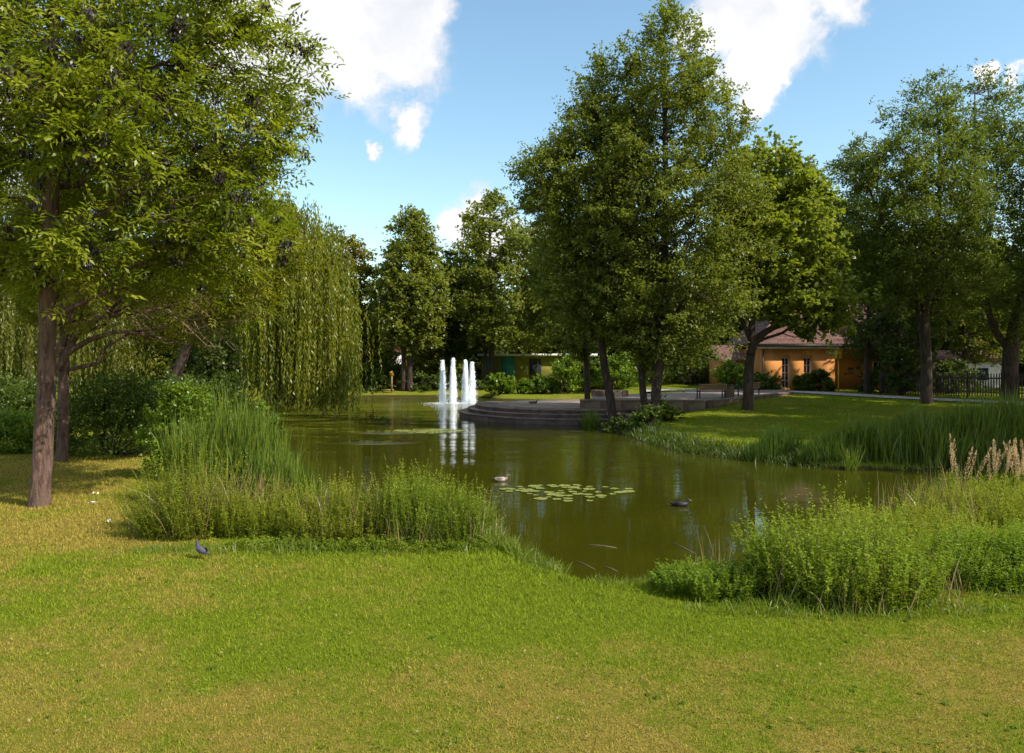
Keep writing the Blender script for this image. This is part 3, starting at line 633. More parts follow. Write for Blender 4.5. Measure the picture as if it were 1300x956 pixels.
mb.build('bare_twigs', M['twig'], root)

# willows
def willow(name, label, Y, basepx, trunk, prof, nstr, seed, botrow, leafmat, hang=(3.5, 10)):
    global rng
    rng = np.random.default_rng(seed); S = Y/F; x0 = (basepx[0]-650)*S; z0 = gz(x0, Y)-.05; O = np.array([x0, Y, z0])
    root = empty(name, tuple(O), label, 'tree')
    P_ = np.array([np.array([(a-650)*S, Y, H-(b-HY)*S])-O for a, b, c in trunk]); P_[0, 2] = -.2
    mbt = MB(); mbt.tube(P_, [c*S/2 for a, b, c in trunk], 10, .4, wob=.05)
    pr = np.array(prof); zz = H-(pr[:, 0]-HY)*S-z0; cx = ((pr[:, 1]+pr[:, 2])/2-650)*S-x0; rx = (pr[:, 2]-pr[:, 1])/2*S
    o = np.argsort(zz); zz, cx, rx = zz[o], cx[o], rx[o]
    # boughs: anchor points over a dome, strands hang from groups
    G = 120; gzs = rng.uniform(zz[0]+(zz[-1]-zz[0])*.38, zz[-1], G); ga = rng.random(G)*2*PI; R = np.interp(gzs, zz, rx)
    u = .35+.65*rng.random(G)**.5; A = np.stack([np.interp(gzs, zz, cx)+np.cos(ga)*R*u*.76, np.sin(ga)*R*u*.8, gzs], 1)
    for k in range(G):
        j = rng.integers(len(P_)//2, len(P_)); s = P_[j]; e = A[k]; m1 = s+(e-s)*.5+np.array([0, 0, 1.0])
        mbt.tube([s, m1, e], [.09, .06, .02], 5, .4, cap=False)
    mbt.build('trunk', M['barkd'], root, smooth=True)
    g = rng.integers(0, G, nstr); st = A[g]+rng.standard_normal((nstr, 3))*np.array([.75, .75, .55])
    L = rng.uniform(hang[0], hang[1], nstr)*(.6+.55*rng.random(G)[g]); zmin = H-(botrow-HY)*S-z0+rng.uniform(0, 1.6, nstr)**1.5
    L = np.minimum(L, np.maximum(st[:, 2]-zmin, .8)); K = 34; t = np.linspace(0, 1, K)[None]+rng.random((nstr, K))*.02
    od = (A[g]-np.array([cx.mean(), 0, 0])); od[:, 2] = 0; od /= np.linalg.norm(od, axis=1)[:, None]+1e-6
    p = st[:, None]+od[:, None]*(np.sin(np.clip(t*4, 0, 1)*PI/2)*.55)[..., None]; p[:, :, 2] += (.25*np.sin(np.clip(t*5, 0, 1)*PI))-L[:, None]*t
    sw = rng.standard_normal((nstr, 2))*.16
    p[:, :, 0] += sw[:, :1]*t**1.5; p[:, :, 1] += sw[:, 1:]*t**1.5
    p += rng.standard_normal(p.shape)*np.array([.035, .035, .03]); N = nstr*K
    p = p.reshape(-1, 3); u_ = rdir(N)*.55+np.array([0, 0, -1.]); m_ = MB()
    vv = np.repeat(rng.random(G)[g]*.5+rng.random(nstr)*.25, K)+rng.random(N)*.25
    m_.leaves(p, u_, rdir(N)*np.array([1, 1, .3]), .30*(.7+.6*rng.random(N)), .085, np.clip(vv, 0, 1)); m_.build('crown', leafmat, root)
    return root
willow('weeping_willow', 'weeping willow with long yellow green curtains trailing down to the water left of the fountain', 48, (222, 505),
    [(214,512,16),(222,480,14),(238,440,13),(270,390,12),(310,345,10),(350,315,7),(385,295,4)],
    [(266,355,388),(285,340,408),(310,328,420),(350,322,432),(400,318,438),(450,316,438),(505,322,432)], 2500, 21, 522, M['willow'])
willow('weeping_willow', 'darker weeping willow behind the two ash trunks at the left edge', 52, (40, 520),
    [(40,530,16),(38,480,14),(30,430,12),(20,380,8)],
    [(300,-40,120),(350,-90,170),(420,-110,190),(480,-110,195)], 1200, 22, 500, M['far'])

make_tree('shade_fill_tree', 'dark tree put in for the shaded willow part between ash trunks and bright willow', 58, (270, 508),  # dark crown put in to paint the willow's shaded left part
    [(270,510,12),(268,470,11),(266,420,8),(262,360,5),(260,310,2)],
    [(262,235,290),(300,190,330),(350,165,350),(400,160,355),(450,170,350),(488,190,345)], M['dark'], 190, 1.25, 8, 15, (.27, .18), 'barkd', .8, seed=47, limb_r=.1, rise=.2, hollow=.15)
# the alders on the plaza bank
make_tree('alder_tree', 'tallest alder of the pond bank group, its spire reaching the top of the photo', 38.5, (834, 545),
    [(834,545,15),(832,500,13),(840,440,12),(842,380,11),(845,300,9),(845,200,7),(844,100,5),(843,20,2)],
    [(-4,836,852),(25,815,882),(60,775,912),(105,755,932),(160,742,962),(230,728,982),(300,722,992),(360,728,985),(415,748,965),(455,790,920)],
    M['alder'], 640, 1.0, 8, 19, (.150, .105), 'barkd', .75, seed=31, limb_r=.09, rise=.35, hollow=.08, gap=.17, limbs=26)
make_tree('alder_tree', 'left shoulder alder with a leaning trunk nearest the stone steps', 40, (779, 536),
    [(779,536,12),(776,510,11),(768,470,10),(763,430,9),(762,370,8),(760,300,7),(757,200,5),(752,110,3)],
    [(70,750,775),(120,722,800),(165,688,815),(200,655,820),(225,640,818),(255,645,815),(290,662,820),(350,672,820),(400,690,815),(435,715,800)],
    M['alder'], 480, 1.0, 8, 19, (.150, .105), 'barkd', .8, seed=32, limb_r=.08, rise=.3, hollow=.08, gap=.15, limbs=22)
make_tree('alder_tree', 'slim alder twinned with the tallest one, sharing its foot on the bank', 39.3, (820, 541),
    [(822,541,10),(816,500,9),(813,450,8),(800,380,7),(795,300,5),(795,180,3)],
    [(75,790,812),(120,770,835),(170,755,850),(220,740,862),(300,725,870),(370,730,880),(430,745,880),(468,790,870)],
    M['alder'], 210, .95, 8, 18, (.175, .12), 'barkd', .8, seed=33, limb_r=.07, rise=.3, hollow=.1)
make_tree('alder_tree', 'thin straight alder left of the leaning trunk on the platform', 46, (745, 510),
    [(746,508,8),(745,480,7),(743,440,6),(740,380,5),(735,320,3)],
    [(230,690,740),(290,668,760),(350,662,775),(400,672,775),(440,690,770),(458,715,760)],
    M['alder'], 150, 1.0, 8, 18, (.19, .13), 'barkd', .8, seed=34, limb_r=.06, rise=.2, hollow=.1, zb=.70, var0=-.1)
make_tree('catalpa_tree', 'bright broad leaved tree with a curved trunk on the lawn before the orange house', 41.5, (949, 528),
    [(949,528,14),(950,495,13),(952,460,12),(957,435,11),(968,425,9),(985,415,7),(1010,408,5.5),(1040,400,4),(1080,396,2.5),(1110,400,1.2)],
    [(160,945,985),(185,925,1000),(210,905,1035),(250,895,1058),(300,890,1070),(345,900,1085),(385,925,1100),(405,960,1092),(425,1000,1080),(440,1015,1062)],
    M['lime'], 290, .95, 7, 14, (.27, .21), 'barkd', .7, seed=35, limb_r=.08, rise=.2, hollow=.15,
    trunks=[[(953,450,9),(955,400,8),(962,340,7),(970,260,5),(968,190,2)],[(956,440,6),(940,400,5),(915,370,4),(900,340,2)]], gap=.2)
make_tree('linden_tree', 'mid green tree rising behind the roof of the orange house', 72, (1030, 492),
    [(1030,493,7),(1030,440,6),(1030,360,4),(1030,280,2)],
    [(205,1010,1035),(235,990,1060),(280,980,1085),(340,975,1100),(400,980,1110),(450,990,1100)], M['alder'], 170, 1.4, 8, 14, (.33, .23), 'barkd', .7, seed=48, limb_r=.08, rise=.2, hollow=.2)
# right hand trees
make_tree('locust_tree', 'dark feathery tree right of the orange house, trunk rising behind the cattails', 45, (1176, 516),
    [(1176,516,14),(1176,470,13),(1174,430,13),(1172,405,12),(1178,370,8),(1190,300,7),(1195,220,5),(1190,130,2)],
    [(86,1165,1190),(110,1140,1225),(150,1118,1245),(185,1062,1258),(230,1030,1265),(290,1028,1270),(340,1045,1270),(375,1075,1265),(400,1110,1240)],
    M['locust'], 450, 1.15, 8, 20, (.20, .09), 'barkd', .8, seed=36, limb_r=.09, rise=.45, hollow=.1, var0=.05,
    trunks=[[(1170,408,8),(1160,380,7),(1140,330,6),(1115,270,4),(1095,215,2)],[(1177,400,7),(1205,340,6),(1225,260,4),(1235,180,2)]])
make_tree('locust_tree', 'forked dark tree at the right edge behind the picket fence', 50, (1281, 508),
    [(1281,510,20),(1281,470,19),(1282,440,18),(1283,420,10),(1300,360,8),(1310,280,6),(1315,180,3)],
    [(96,1215,1260),(120,1205,1330),(170,1195,1390),(240,1200,1420),(320,1210,1430),(390,1225,1420),(430,1250,1380)],
    M['locust'], 400, 1.2, 8, 17, (.22, .10), 'barkd', .8, seed=37, limb_r=.10, rise=.4, hollow=.12, gap=.08,
    trunks=[[(1278,440,9),(1262,420,8),(1250,380,7),(1242,300,5),(1238,200,3),(1236,120,1.5)]])
make_tree('maple_tree', 'dark maple spreading low foliage over the fence and the house end', 56, (1101, 500),
    [(1101,500,9),(1101,470,8),(1102,430,7),(1105,380,6),(1108,300,3)],
    [(225,1080,1130),(270,1062,1150),(320,1055,1180),(370,1062,1205),(410,1070,1215),(440,1065,1210),(458,1085,1190)],
    M['dark'], 160, 1.1, 8, 16, (.23, .17), 'barkd', .8, seed=38, limb_r=.07, rise=.2, hollow=.2)
make_tree('maple_tree', 'maple behind the picket fence with sunlit yellowing leaves in its lower crown', 60, (1225, 498),
    [(1225,500,8),(1225,460,7),(1226,400,6),(1228,330,3)],
    [(300,1180,1270),(350,1165,1300),(400,1165,1310),(440,1170,1310),(468,1190,1300)],
    M['far'], 140, 1.1, 8, 16, (.20, .15), 'barkd', .8, seed=39, limb_r=.07, rise=.2, hollow=.2)
# far shore trees
make_tree('shore_tree', 'conical twin trunked tree on the far shore left of the fountain', 73, (520, 500),
    [(520,500,8),(520,460,7),(520,400,6),(524,330,4),(528,275,2)],
    [(262,515,538),(285,495,550),(310,478,560),(350,468,572),(390,465,580),(415,468,580),(440,485,560)],
    M['alder'], 240, 1.4, 8, 15, (.32, .22), 'barkd', .8, seed=41, limb_r=.09, rise=.2, hollow=.15, trunks=[[(512,498,6),(512,450,5),(512,400,4)]], var0=.1)
make_tree('shore_tree', 'broad dark tree on the far shore behind the fountain jets', 77, (625, 490),
    [(624,492,8),(624,460,7),(624,400,6),(622,330,4),(622,270,2)],
    [(248,612,635),(268,588,665),(300,570,705),(340,562,735),(390,565,745),(418,572,745),(436,592,735)],
    M['alder'], 300, 1.45, 8, 15, (.33, .23), 'barkd', .8, seed=42, limb_r=.09, rise=.2, hollow=.15, trunks=[[(617,492,5),(616,450,4),(612,400,3)]], var0=.08)
make_tree('shore_tree', 'dark tree filling the gap left of the fountain trees on the far shore', 80, (572, 492),
    [(573,492,9),(572,450,8),(572,400,5),(572,360,3)],
    [(318,562,590),(350,545,618),(400,535,622),(440,545,612),(460,560,600)],
    M['dark'], 130, 1.4, 8, 14, (.33, .23), 'barkd', .8, seed=43, limb_r=.09, rise=.2, hollow=.15, var0=.1)
make_tree('yellowing_tree', 'yellowing tree beyond the willow on the far shore', 76, (440, 498),
    [(440,500,7),(440,450,6),(440,380,4),(440,330,2)],
    [(300,408,458),(325,392,482),(370,390,492),(420,395,495),(460,400,500),(490,410,500)],
    M['yellow'], 190, 1.4, 8, 15, (.31, .21), 'barkd', .8, seed=44, limb_r=.09, rise=.2, hollow=.15)
# tree belt closing the park behind
def belt():
    protos = []
    for k, (mt, sd) in enumerate((('far', 51), ('dark', 52), ('yellow', 53))):
        protos.append(make_tree('background_tree', 'x', 95, (650, 485), [(650,485,7),(650,450,6),(650,400,4),(650,360,2)],
            [(345,630,670),(370,605,695),(410,590,710),(450,588,712),(487,592,708)], M[mt], 170, 1.5, 8, 14, (.42, .30), 'barkd', .9, seed=sd, limb_r=.09, rise=.1, hollow=.2))
    global rng
    rng = np.random.default_rng(77)
    used = set()
    spots = [(-95, 85, 1.2, 1), (-82, 98, 1.4, 0), (-70, 84, 1.25, 1), (-60, 94, 1.3, 2), (-50, 84, 1.3, 1), (-41, 92, 1.25, 0), (-33, 84, 1.15, 1), (-26, 93, 1.0, 2), (-20, 84, .75, 0),
             (-12, 97, .75, 2), (-4, 100, .9, 1), (4, 104, 1.0, 0), (11, 92, 1.05, 1), (17, 100, 1.15, 0), (24, 90, 1.2, 1), (31, 94, 1.2, 2), (39, 86, 1.1, 1),
             (46, 90, 1.25, 0), (54, 80, 1.2, 1), (62, 86, 1.3, 0), (72, 80, 1.3, 1), (85, 90, 1.4, 1), (18, 76, .8, 1), (43, 72, .95, 1), (51, 68, .9, 0),
             (-76, 82, .9, 0), (-64, 80, .8, 1), (-55, 78, .75, 0), (-45, 80, .8, 1), (-36, 78, .75, 0), (-29, 80, .8, 1), (-24, 78, .6, 0), (-16, 90, .7, 1), (-9, 88, .62, 0), (-3, 90, .68, 1),
             (2, 92, .8, 0), (8, 84, .6, 1), (14, 84, .72, 0), (21, 82, .75, 1), (27, 84, .8, 0), (34, 80, .85, 1), (38, 76, .8, 0), (30, 76, .7, 1), (47, 80, .95, 1), (58, 72, .9, 1), (66, 68, 1.0, 0)]
    where = ['beyond the left willow', 'behind the yellowing tree', 'beyond the fountain', 'behind the alders', 'behind the orange house', 'behind the picket fence']
    kinds = ['mid green', 'dark green', 'yellowish']
    cnt_ = {}; ordn = ['leftmost', 'second from left', 'third from left', 'fourth from left', 'fifth from left']
    for x, y, s, k in sorted(spots, key=lambda q_: q_[0]/q_[1]):
        o = protos[k] if k not in used else copy_tree(protos[k]); used.add(k)
        o.location = (x, y, gz(x, y)-.05); o.rotation_euler = (0, 0, rng.random()*6.28); o.scale = (s, s, s*(.9+.2*rng.random()))
        px = 650+x/y*F; w_ = where[0] if px < 250 else where[1] if px < 480 else where[2] if px < 640 else where[3] if px < 930 else where[4] if px < 1120 else where[5]
        lb_ = f'{"tall" if s > 1.1 else "low" if s < .85 else "mid height"} {kinds[k]} background tree {w_}'; c_ = cnt_.get(lb_, 0); cnt_[lb_] = c_+1
        o['label'] = lb_+', '+ordn[min(c_, 4)]; o['group'] = 'trees of the belt closing the park'
belt()
for x_, y_, s_, lb_ in ((21.6, 22.2, .72, 'dark feathery tree added unseen by the inlet beyond the right edge, to shade the lawn'), (25.6, 29.0, 1.08, 'dark feathery tree added unseen on the right bank beyond the frame, shading the lawn'), (37.5, 43, 1.0, 'dark feathery tree added unseen for shade, right of the forked tree beside the path'), (29.5, 34.5, 1.15, 'dark feathery tree added unseen for shade beyond the right edge, next to the path bend'), (45, 60, 1.05, 'dark feathery tree behind the right end of the picket fence')):  # all but the last are unseen, added to cast shade on the right lawn
    c_ = copy_tree([o for o in sc.objects if o.name == 'locust_tree'][0]); c_.location = (x_, y_, gz(x_, y_)-.05); c_.scale = (s_,)*3; c_.rotation_euler = (0, 0, x_); c_['label'] = lb_

# leaf-cloud shrubs further off
def shrub(name, label, x, y, rx, ry, h, mt, n, leaf=(.09, .045), seed=1, group=None, z=None, twigs=7):
    global rng
    rng = np.random.default_rng(seed); z0 = gz(x, y)-.02 if z is None else z; root = empty(name, (x, y, z0), label, 'shrub', group)
    C = max(10, int(n/ (twigs*14))); a = rng.random(C)*2*PI; el = rng.random(C)**1.15*PI/2; u = .45+.5*rng.random(C)
    c = np.stack([np.cos(a)*np.cos(el*.9)*rx*u, np.sin(a)*np.cos(el*.9)*ry*u, .07*h+np.sin(el)*h*u*.9], 1)
    ow = c/np.linalg.norm(c, axis=1)[:, None]; rc = np.full(C, min(rx, h)*.30)*(.7+.6*rng.random(C))
    st, td, TL, p, ld, T = crown_leaves(c, rc, ow, twigs, 14, leaf); N = len(p); ok = p[:, 2] > .0
    p = p[ok]; ld = ld[ok]; N = len(p)
    cv = (np.repeat(rng.random(C), twigs*14)*.45)[ok]
    m_ = MB(); m_.leaves(p, ld+np.array([0, 0, .4]), rdir(N)*.8+np.array([0, 0, 1]), leaf[0]*(.65+.6*rng.random(N)), leaf[1], np.clip(cv+.5*rng.random(N), 0, 1)); m_.build('foliage', mt, root)
    m_ = MB()
    for k in range(min(C, 40)): m_.tube([(c[k, 0]*.1, c[k, 1]*.1, 0), c[k]*.6, c[k]], [.02, .014, .006], 4, .5, cap=False)
    tag(m_.build('stems', M['barkd'], root), kind='stuff'); return root
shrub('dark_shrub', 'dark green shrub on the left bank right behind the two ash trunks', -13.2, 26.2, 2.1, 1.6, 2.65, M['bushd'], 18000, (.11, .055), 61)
shrub('leafy_shrub', 'bright leafy shrub rising behind the tall cattails on the left bank', -8.7, 21.2, 1.15, 1.0, 2.6, M['bush'], 12000, (.11, .06), 62)
shrub('leafy_shrub', 'bright leafy shrub at the right end of the left bank cattails, against the pond', -6.75, 20.9, .85, .9, 2.35, M['bush'], 11000, (.11, .06), 63)
shrub('leafy_shrub', 'light green bush at the left edge of the photo behind the lawn', -17.2, 27.5, 1.9, 1.2, 1.35, M['bush'], 11000, (.10, .06), 64)
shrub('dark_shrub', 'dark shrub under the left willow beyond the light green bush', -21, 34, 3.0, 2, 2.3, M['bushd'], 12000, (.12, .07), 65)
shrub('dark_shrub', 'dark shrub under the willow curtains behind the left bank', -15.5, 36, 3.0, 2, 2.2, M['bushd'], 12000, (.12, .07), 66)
shrub('leafy_shrub', 'mid green shrub on the left shore under the edge of the bright willow', -16.8, 43.5, 2.6, 2.2, 2.4, M['bushd'], 9000, (.15, .09), 67)
shrub('leafy_shrub', 'green shrub farther along the left shore behind the willow curtains', -20.5, 55, 3.2, 2.4, 3.0, M['bushd'], 7000, (.2, .12), 68)
for k, (px, Y, rx, h, mt, lb) in enumerate([
    (455, 73, 3.0, 2.2, 'bushd', 'dark low shrub at the water on the far shore beside the willow'),
    (495, 75, 2.6, 2.6, 'bushd', 'dark shrub behind the tan post on the far shore'),
    (540, 74, 2.6, 1.5, 'bushd', 'low dark shrub on the far shore just left of the fountain'),
    (590, 75, 3.0, 1.3, 'bushd', 'low dark shrub on the far shore behind the fountain jets'),
    (634, 68, 1.3, 1.9, 'bush', 'bright bush beside the fountain in front of the teal panel'),
    (660, 69, 2.0, 1.2, 'bush', 'low bright bush in front of the olive pavilion wall'),
    (690, 68, 1.9, 1.5, 'bush', 'yellow green bush on the shore left of the tall grassy clump'),
    (720, 67, 2.0, 3.1, 'bush', 'tall pale green bush behind the thin straight alder'),
    (785, 66, 2.2, 3.2, 'bush', 'tall pale grassy bush seen between the alder trunks'),
    (752, 68, 1.7, 2.4, 'bushd', 'dark shrub gap filler between the two pale bushes'),
    (835, 70, 3.2, 4.6, 'bushd', 'dark tall shrub behind the twin alder trunks'),
    (880, 72, 3.4, 5.0, 'bushd', 'dark tall shrub left of the orange house annex'),
    (932, 62.5, 1.7, 2.3, 'bush', 'green bush in front of the low annex of the orange house'),
    (965, 60.5, 1.6, 1.3, 'bushd', 'low dark bush at the left corner of the orange house'),
    (1022, 60.8, 1.0, 1.1, 'bushd', 'low bush below the two tall windows of the orange house'),
    (1040, 60, 1.2, 1.5, 'bushd', 'low bush left of the yellow box post against the orange wall'),
    (1120, 57, 1.8, 1.7, 'bushd', 'dark shrub below the small window of the orange house'),
    (1145, 54, 1.7, 3.2, 'dark', 'dark tall shrub left of the feathery tree trunk by the fence'),
    (1090, 66, 2.6, 4.0, 'dark', 'dark tall shrub behind the maple at the house end'),
    (1205, 57, 2.0, 2.4, 'dark', 'dark shrub pressed against the back of the fence'),
    (1150, 62, 2.4, 4.6, 'dark', 'dark tall shrub filling the space behind the feathery tree trunk')]):
    x = (px-650)/F*Y; shrub('shrub', lb, x, Y, rx, rx*.75, h, M[mt], 4300, (.24, .14), 70+k)
# plants at the foot of the alders
shrub('bank_fern', 'dark ferny plant at the foot of the twin alder trunks on the bank', 6.3, 36.3, .9, .8, 1.1, M['bushd'], 4500, (.12, .05), 120)
shrub('bank_fern', 'green leafy plant right of the twin alder trunks against the wall', 7.4, 38.6, .9, .7, 1.15, M['bushd'], 4000, (.12, .06), 121)
shrub('bank_fern', 'dark leafy plant at the foot of the leaning alder trunk', 4.9, 37.7, .7, .6, .8, M['bushd'], 3000, (.11, .05), 122)
rng = np.random.default_rng(200)
reeds('sedge_clump', 'pale sedge clump hanging over the water left of the leaning alder', 4.0, 40.6, .35, .3, 240, 1.15, .03, 'reed', lean=.5, bend=.8, cat='plant', vs=.2, stuff=False)

# ------------------------------------------------------------------ plaza, steps, walls
CX, CY = 3.8, 48.5
steps = empty('stone_steps', (CX, CY, 0), 'curved stone steps of the round platform, risers darkened for shade, going down into the pond', 'steps')
def arc_block(r0, r1, a0, a1, z0, z1, k=5):
    m_ = MB(); a = np.linspace(a0, a1, k+1); V = []
    for t in a:
        for r, z in ((r0, z0), (r1, z0), (r1, z1), (r0, z1)): V.append((math.cos(t)*r, math.sin(t)*r, z))
    Fq = []
    for i in range(k):
        b = i*4
        for j in range(4): Fq.append((b+j, b+(j+1) % 4, b+4+(j+1) % 4, b+4+j))
    m_.add(V, Fq); m_.F.append(np.array([(3, 2, 1, 0), (k*4, k*4+1, k*4+2, k*4+3)])); return m_
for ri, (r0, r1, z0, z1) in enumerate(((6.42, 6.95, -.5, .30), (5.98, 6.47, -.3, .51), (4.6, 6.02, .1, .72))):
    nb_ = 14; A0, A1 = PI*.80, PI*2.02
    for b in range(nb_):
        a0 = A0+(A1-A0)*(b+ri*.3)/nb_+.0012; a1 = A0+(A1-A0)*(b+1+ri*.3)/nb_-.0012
        arc_block(r0, r1+rng.uniform(-.004, .004), a0, a1, z0, z1-.05).build('step_block', M['shadestone'], steps)  # riser shade painted through the darker stone
        arc_block(r0+.01, r1+.025, a0, a1, z1-.048, z1+rng.uniform(-.004, .004)).build('lit_tread_slab', M['stone'], steps, bevel=.01)  # thin lighter layer added to paint the sunlit tread edges
m_ = MB(); a = np.linspace(0, 2*PI, 49)[:-1]; V = [(math.cos(t)*4.62, math.sin(t)*4.62, z) for z in (.2, .716) for t in a]; m_.add(V, [(i, (i+1) % 48, 48+(i+1) % 48, 48+i) for i in range(48)])
m_.F.append(np.array([list(range(48, 96))])); m_.build('platform_floor', M['paving'], steps)
# plaza behind the wall
def prism(pts, z0, z1, name, mt, parent=None, bevel=0):
    n = len(pts); m_ = MB(); m_.add([(x, y, z0) for x, y in pts]+[(x, y, z1) for x, y in pts], [(i, (i+1) % n, n+(i+1) % n, n+i) for i in range(n)])
    m_.F.append(np.array([list(range(n, 2*n))])); m_.F.append(np.array([list(range(n))[::-1]])); return m_.build(name, mt, parent, bevel=bevel)
tag(prism([(4.1, 44.35), (10.5, 43.6), (18.6, 54.2), (20.5, 59.2), (13, 60), (12, 55), (7.5, 52.5), (5.6, 52.2)], .25, 1.09, 'plaza', M['paving']), kind='structure')
wall = empty('retaining_wall', (3.7, 44, 0), 'stone retaining wall edging the plaza, turning a corner beside the alders', 'wall')
def wall_run(p0, p1, zt0, zt1, seg, thick=.42):
    p0 = np.array(p0); p1 = np.array(p1); d = p1-p0; L = np.hypot(*d); nseg = int(round(L/seg)); a = math.atan2(d[1], d[0])
    for k in range(nseg):
        f0, f1 = k/nseg, (k+1)/nseg; c = p0+d*(f0+f1)/2-np.array([3.7, 44]); zt = zt0+(zt1-zt0)*(f0+f1)/2; zb = .0
        m_ = MB(); m_.box((0, 0, 0), (L/nseg-.012, thick, zt-zb-.10)); o = m_.build('wall_panel', M['stone'], wall, bevel=.012); o.location = (c[0], c[1], (zt-.10+zb)/2); o.rotation_euler = (0, 0, a)
        m_ = MB(); m_.box((0, 0, 0), (L/nseg-.006, thick+.08, .10)); o = m_.build('coping_stone', M['stone'], wall, bevel=.012); o.location = (c[0], c[1], zt-.048+rng.uniform(-.003, .003)); o.rotation_euler = (0, 0, a)
wall_run((3.75, 44.0), (10.45, 43.35), 1.2, 1.2, 1.12); wall_run((10.85, 43.5), (19.0, 54.2), 1.2, 1.17, 1.22)
# low curved seat wall on the plaza
cw = empty('curved_wall', (6.2, 50.4, 1.08), 'low curved stone seat wall on the plaza between the alder trunks', 'wall')
for k in range(5):
    a0 = PI*1.12+k*.42; arc_block(.98, 1.35, a0+.006, a0+.41, -.02, .40, 5).build('stone_segment', M['stone'], cw, bevel=.015)

# path along the house
pc = np.array([(10, 61.8), (15, 61.3), (19.5, 59.9), (21.5, 56.5), (23.6, 51.8), (26.2, 47), (30, 42.5), (36, 38)], float)
tt = np.linspace(0, len(pc)-1, 70); cs = np.stack([np.interp(tt, range(len(pc)), pc[:, k]) for k in (0, 1)], 1)
for _ in range(6): cs[1:-1] = (cs[:-2]+2*cs[1:-1]+cs[2:])/4
T = np.gradient(cs, axis=0); T /= np.linalg.norm(T, axis=1)[:, None]; Nn = np.stack([-T[:, 1], T[:, 0]], 1)
offs = np.array([-1.25, -.6, 0, .6, 1.25]); Pp = cs[:, None]+Nn[:, None]*offs[None, :, None]
Zp = hgt(Pp[..., 0], Pp[..., 1]); Zp = np.maximum(Zp, Zp.mean(1, keepdims=True))+.05
i = (np.arange(69)[:, None]*5+np.arange(4)[None]).ravel(); m_ = MB(); m_.add(np.concatenate([Pp, Zp[..., None]], -1).reshape(-1, 3), np.stack([i, i+5, i+6, i+1], -1)); tag(m_.build('path', M['asphalt'], smooth=True), kind='structure')

# ------------------------------------------------------------------ house
hz_ = gz(22, 62)-.1
house = empty('orange_house', (19.4, 62, hz_), 'orange rendered house with a hipped brown tile roof and tall narrow windows', 'house')
def housebox(c, d, name, mt, par=house, bevel=0): m_ = MB(); m_.box(c, d); return m_.build(name, mt, par, bevel=bevel)
WH = 3.3
# facade with two real window openings, built from pieces round them
xs = [0, 1.62, 2.24, 3.32, 3.94, 5.75]; 
for k, (a_, b_) in enumerate(((xs[0], xs[1]), (xs[2], xs[3]), (xs[4], xs[5]))): pass
m_ = MB()
m_.box(((0+1.62)/2, .2, WH/2), (1.62, .4, WH)); m_.box(((2.24+3.32)/2, .2, WH/2), (1.08, .4, WH)); m_.box(((3.94+5.75)/2, .2, WH/2), (1.81, .4, WH))
for a_ in (1.62, 3.32): m_.box((a_+.31, .2, .12), (.62, .4, .24)); m_.box((a_+.31, .2, (2.62+WH)/2), (.62, .4, WH-2.62))
m_.box((-.0+.2, 4.4, WH/2), (.4, 8, WH)); m_.build('wall', M['orange'], house)
housebox((8.9, 2.4, WH/2-.02), (6.3, .4, WH-.04), 'wall', M['orange']); housebox((5.55, 1.3, WH/2-.01), (.4, 1.78, WH-.02), 'wall', M['orange'])
def window(xc, y, zc, w_, h_, rows, par=house):
    f = MB()
    f.box((xc-w_/2+.03, y, zc), (.06, .09, h_)); f.box((xc+w_/2-.03, y, zc), (.06, .09, h_)); f.box((xc, y, zc+h_/2-.03), (w_-.12, .09, .06)); f.box((xc, y, zc-h_/2+.03), (w_-.12, .09, .06))
    f.box((xc, y-.002, zc), (.05, .08, h_-.12))
    fo = f.build('window', M['frame'], par)
    for k in range(1, rows): b_ = MB(); b_.box((xc, y-.004, zc-h_/2+h_*k/rows), (w_-.12, .06, .045)); b_.build('glazing_bar', M['frame'], fo)
    for k in range(rows):
        for sx in (-1, 1): b_ = MB(); b_.box((xc+sx*(w_/4-.01), y+.03, zc-h_/2+h_*(k+.5)/rows), (w_/2-.06, .015, h_/rows-.03)); b_.build('pane', M['glass'], fo)
    return fo
for a_ in (1.62, 3.32): window(a_+.31, .28, 1.43, .615, 2.37, 4)
for xc in (10.1,):
    window(xc, 2.17, 1.75, .9, 1.1, 2)
housebox((2.85, -.05, WH+.09), (6.1, .7, .18), 'cornice', M['cream']); housebox((2.85, -.22, WH+.26), (6.5, .62, .14), 'gutter', M['metal'])
housebox((8.9, 2.1, WH+.06), (6.3, .5, .16), 'cornice', M['cream'])
m_ = MB(); m_.tube([(.12, -.07, 0), (.12, -.07, WH)], .05, 8); m_.build('downpipe', M['metal'], house)
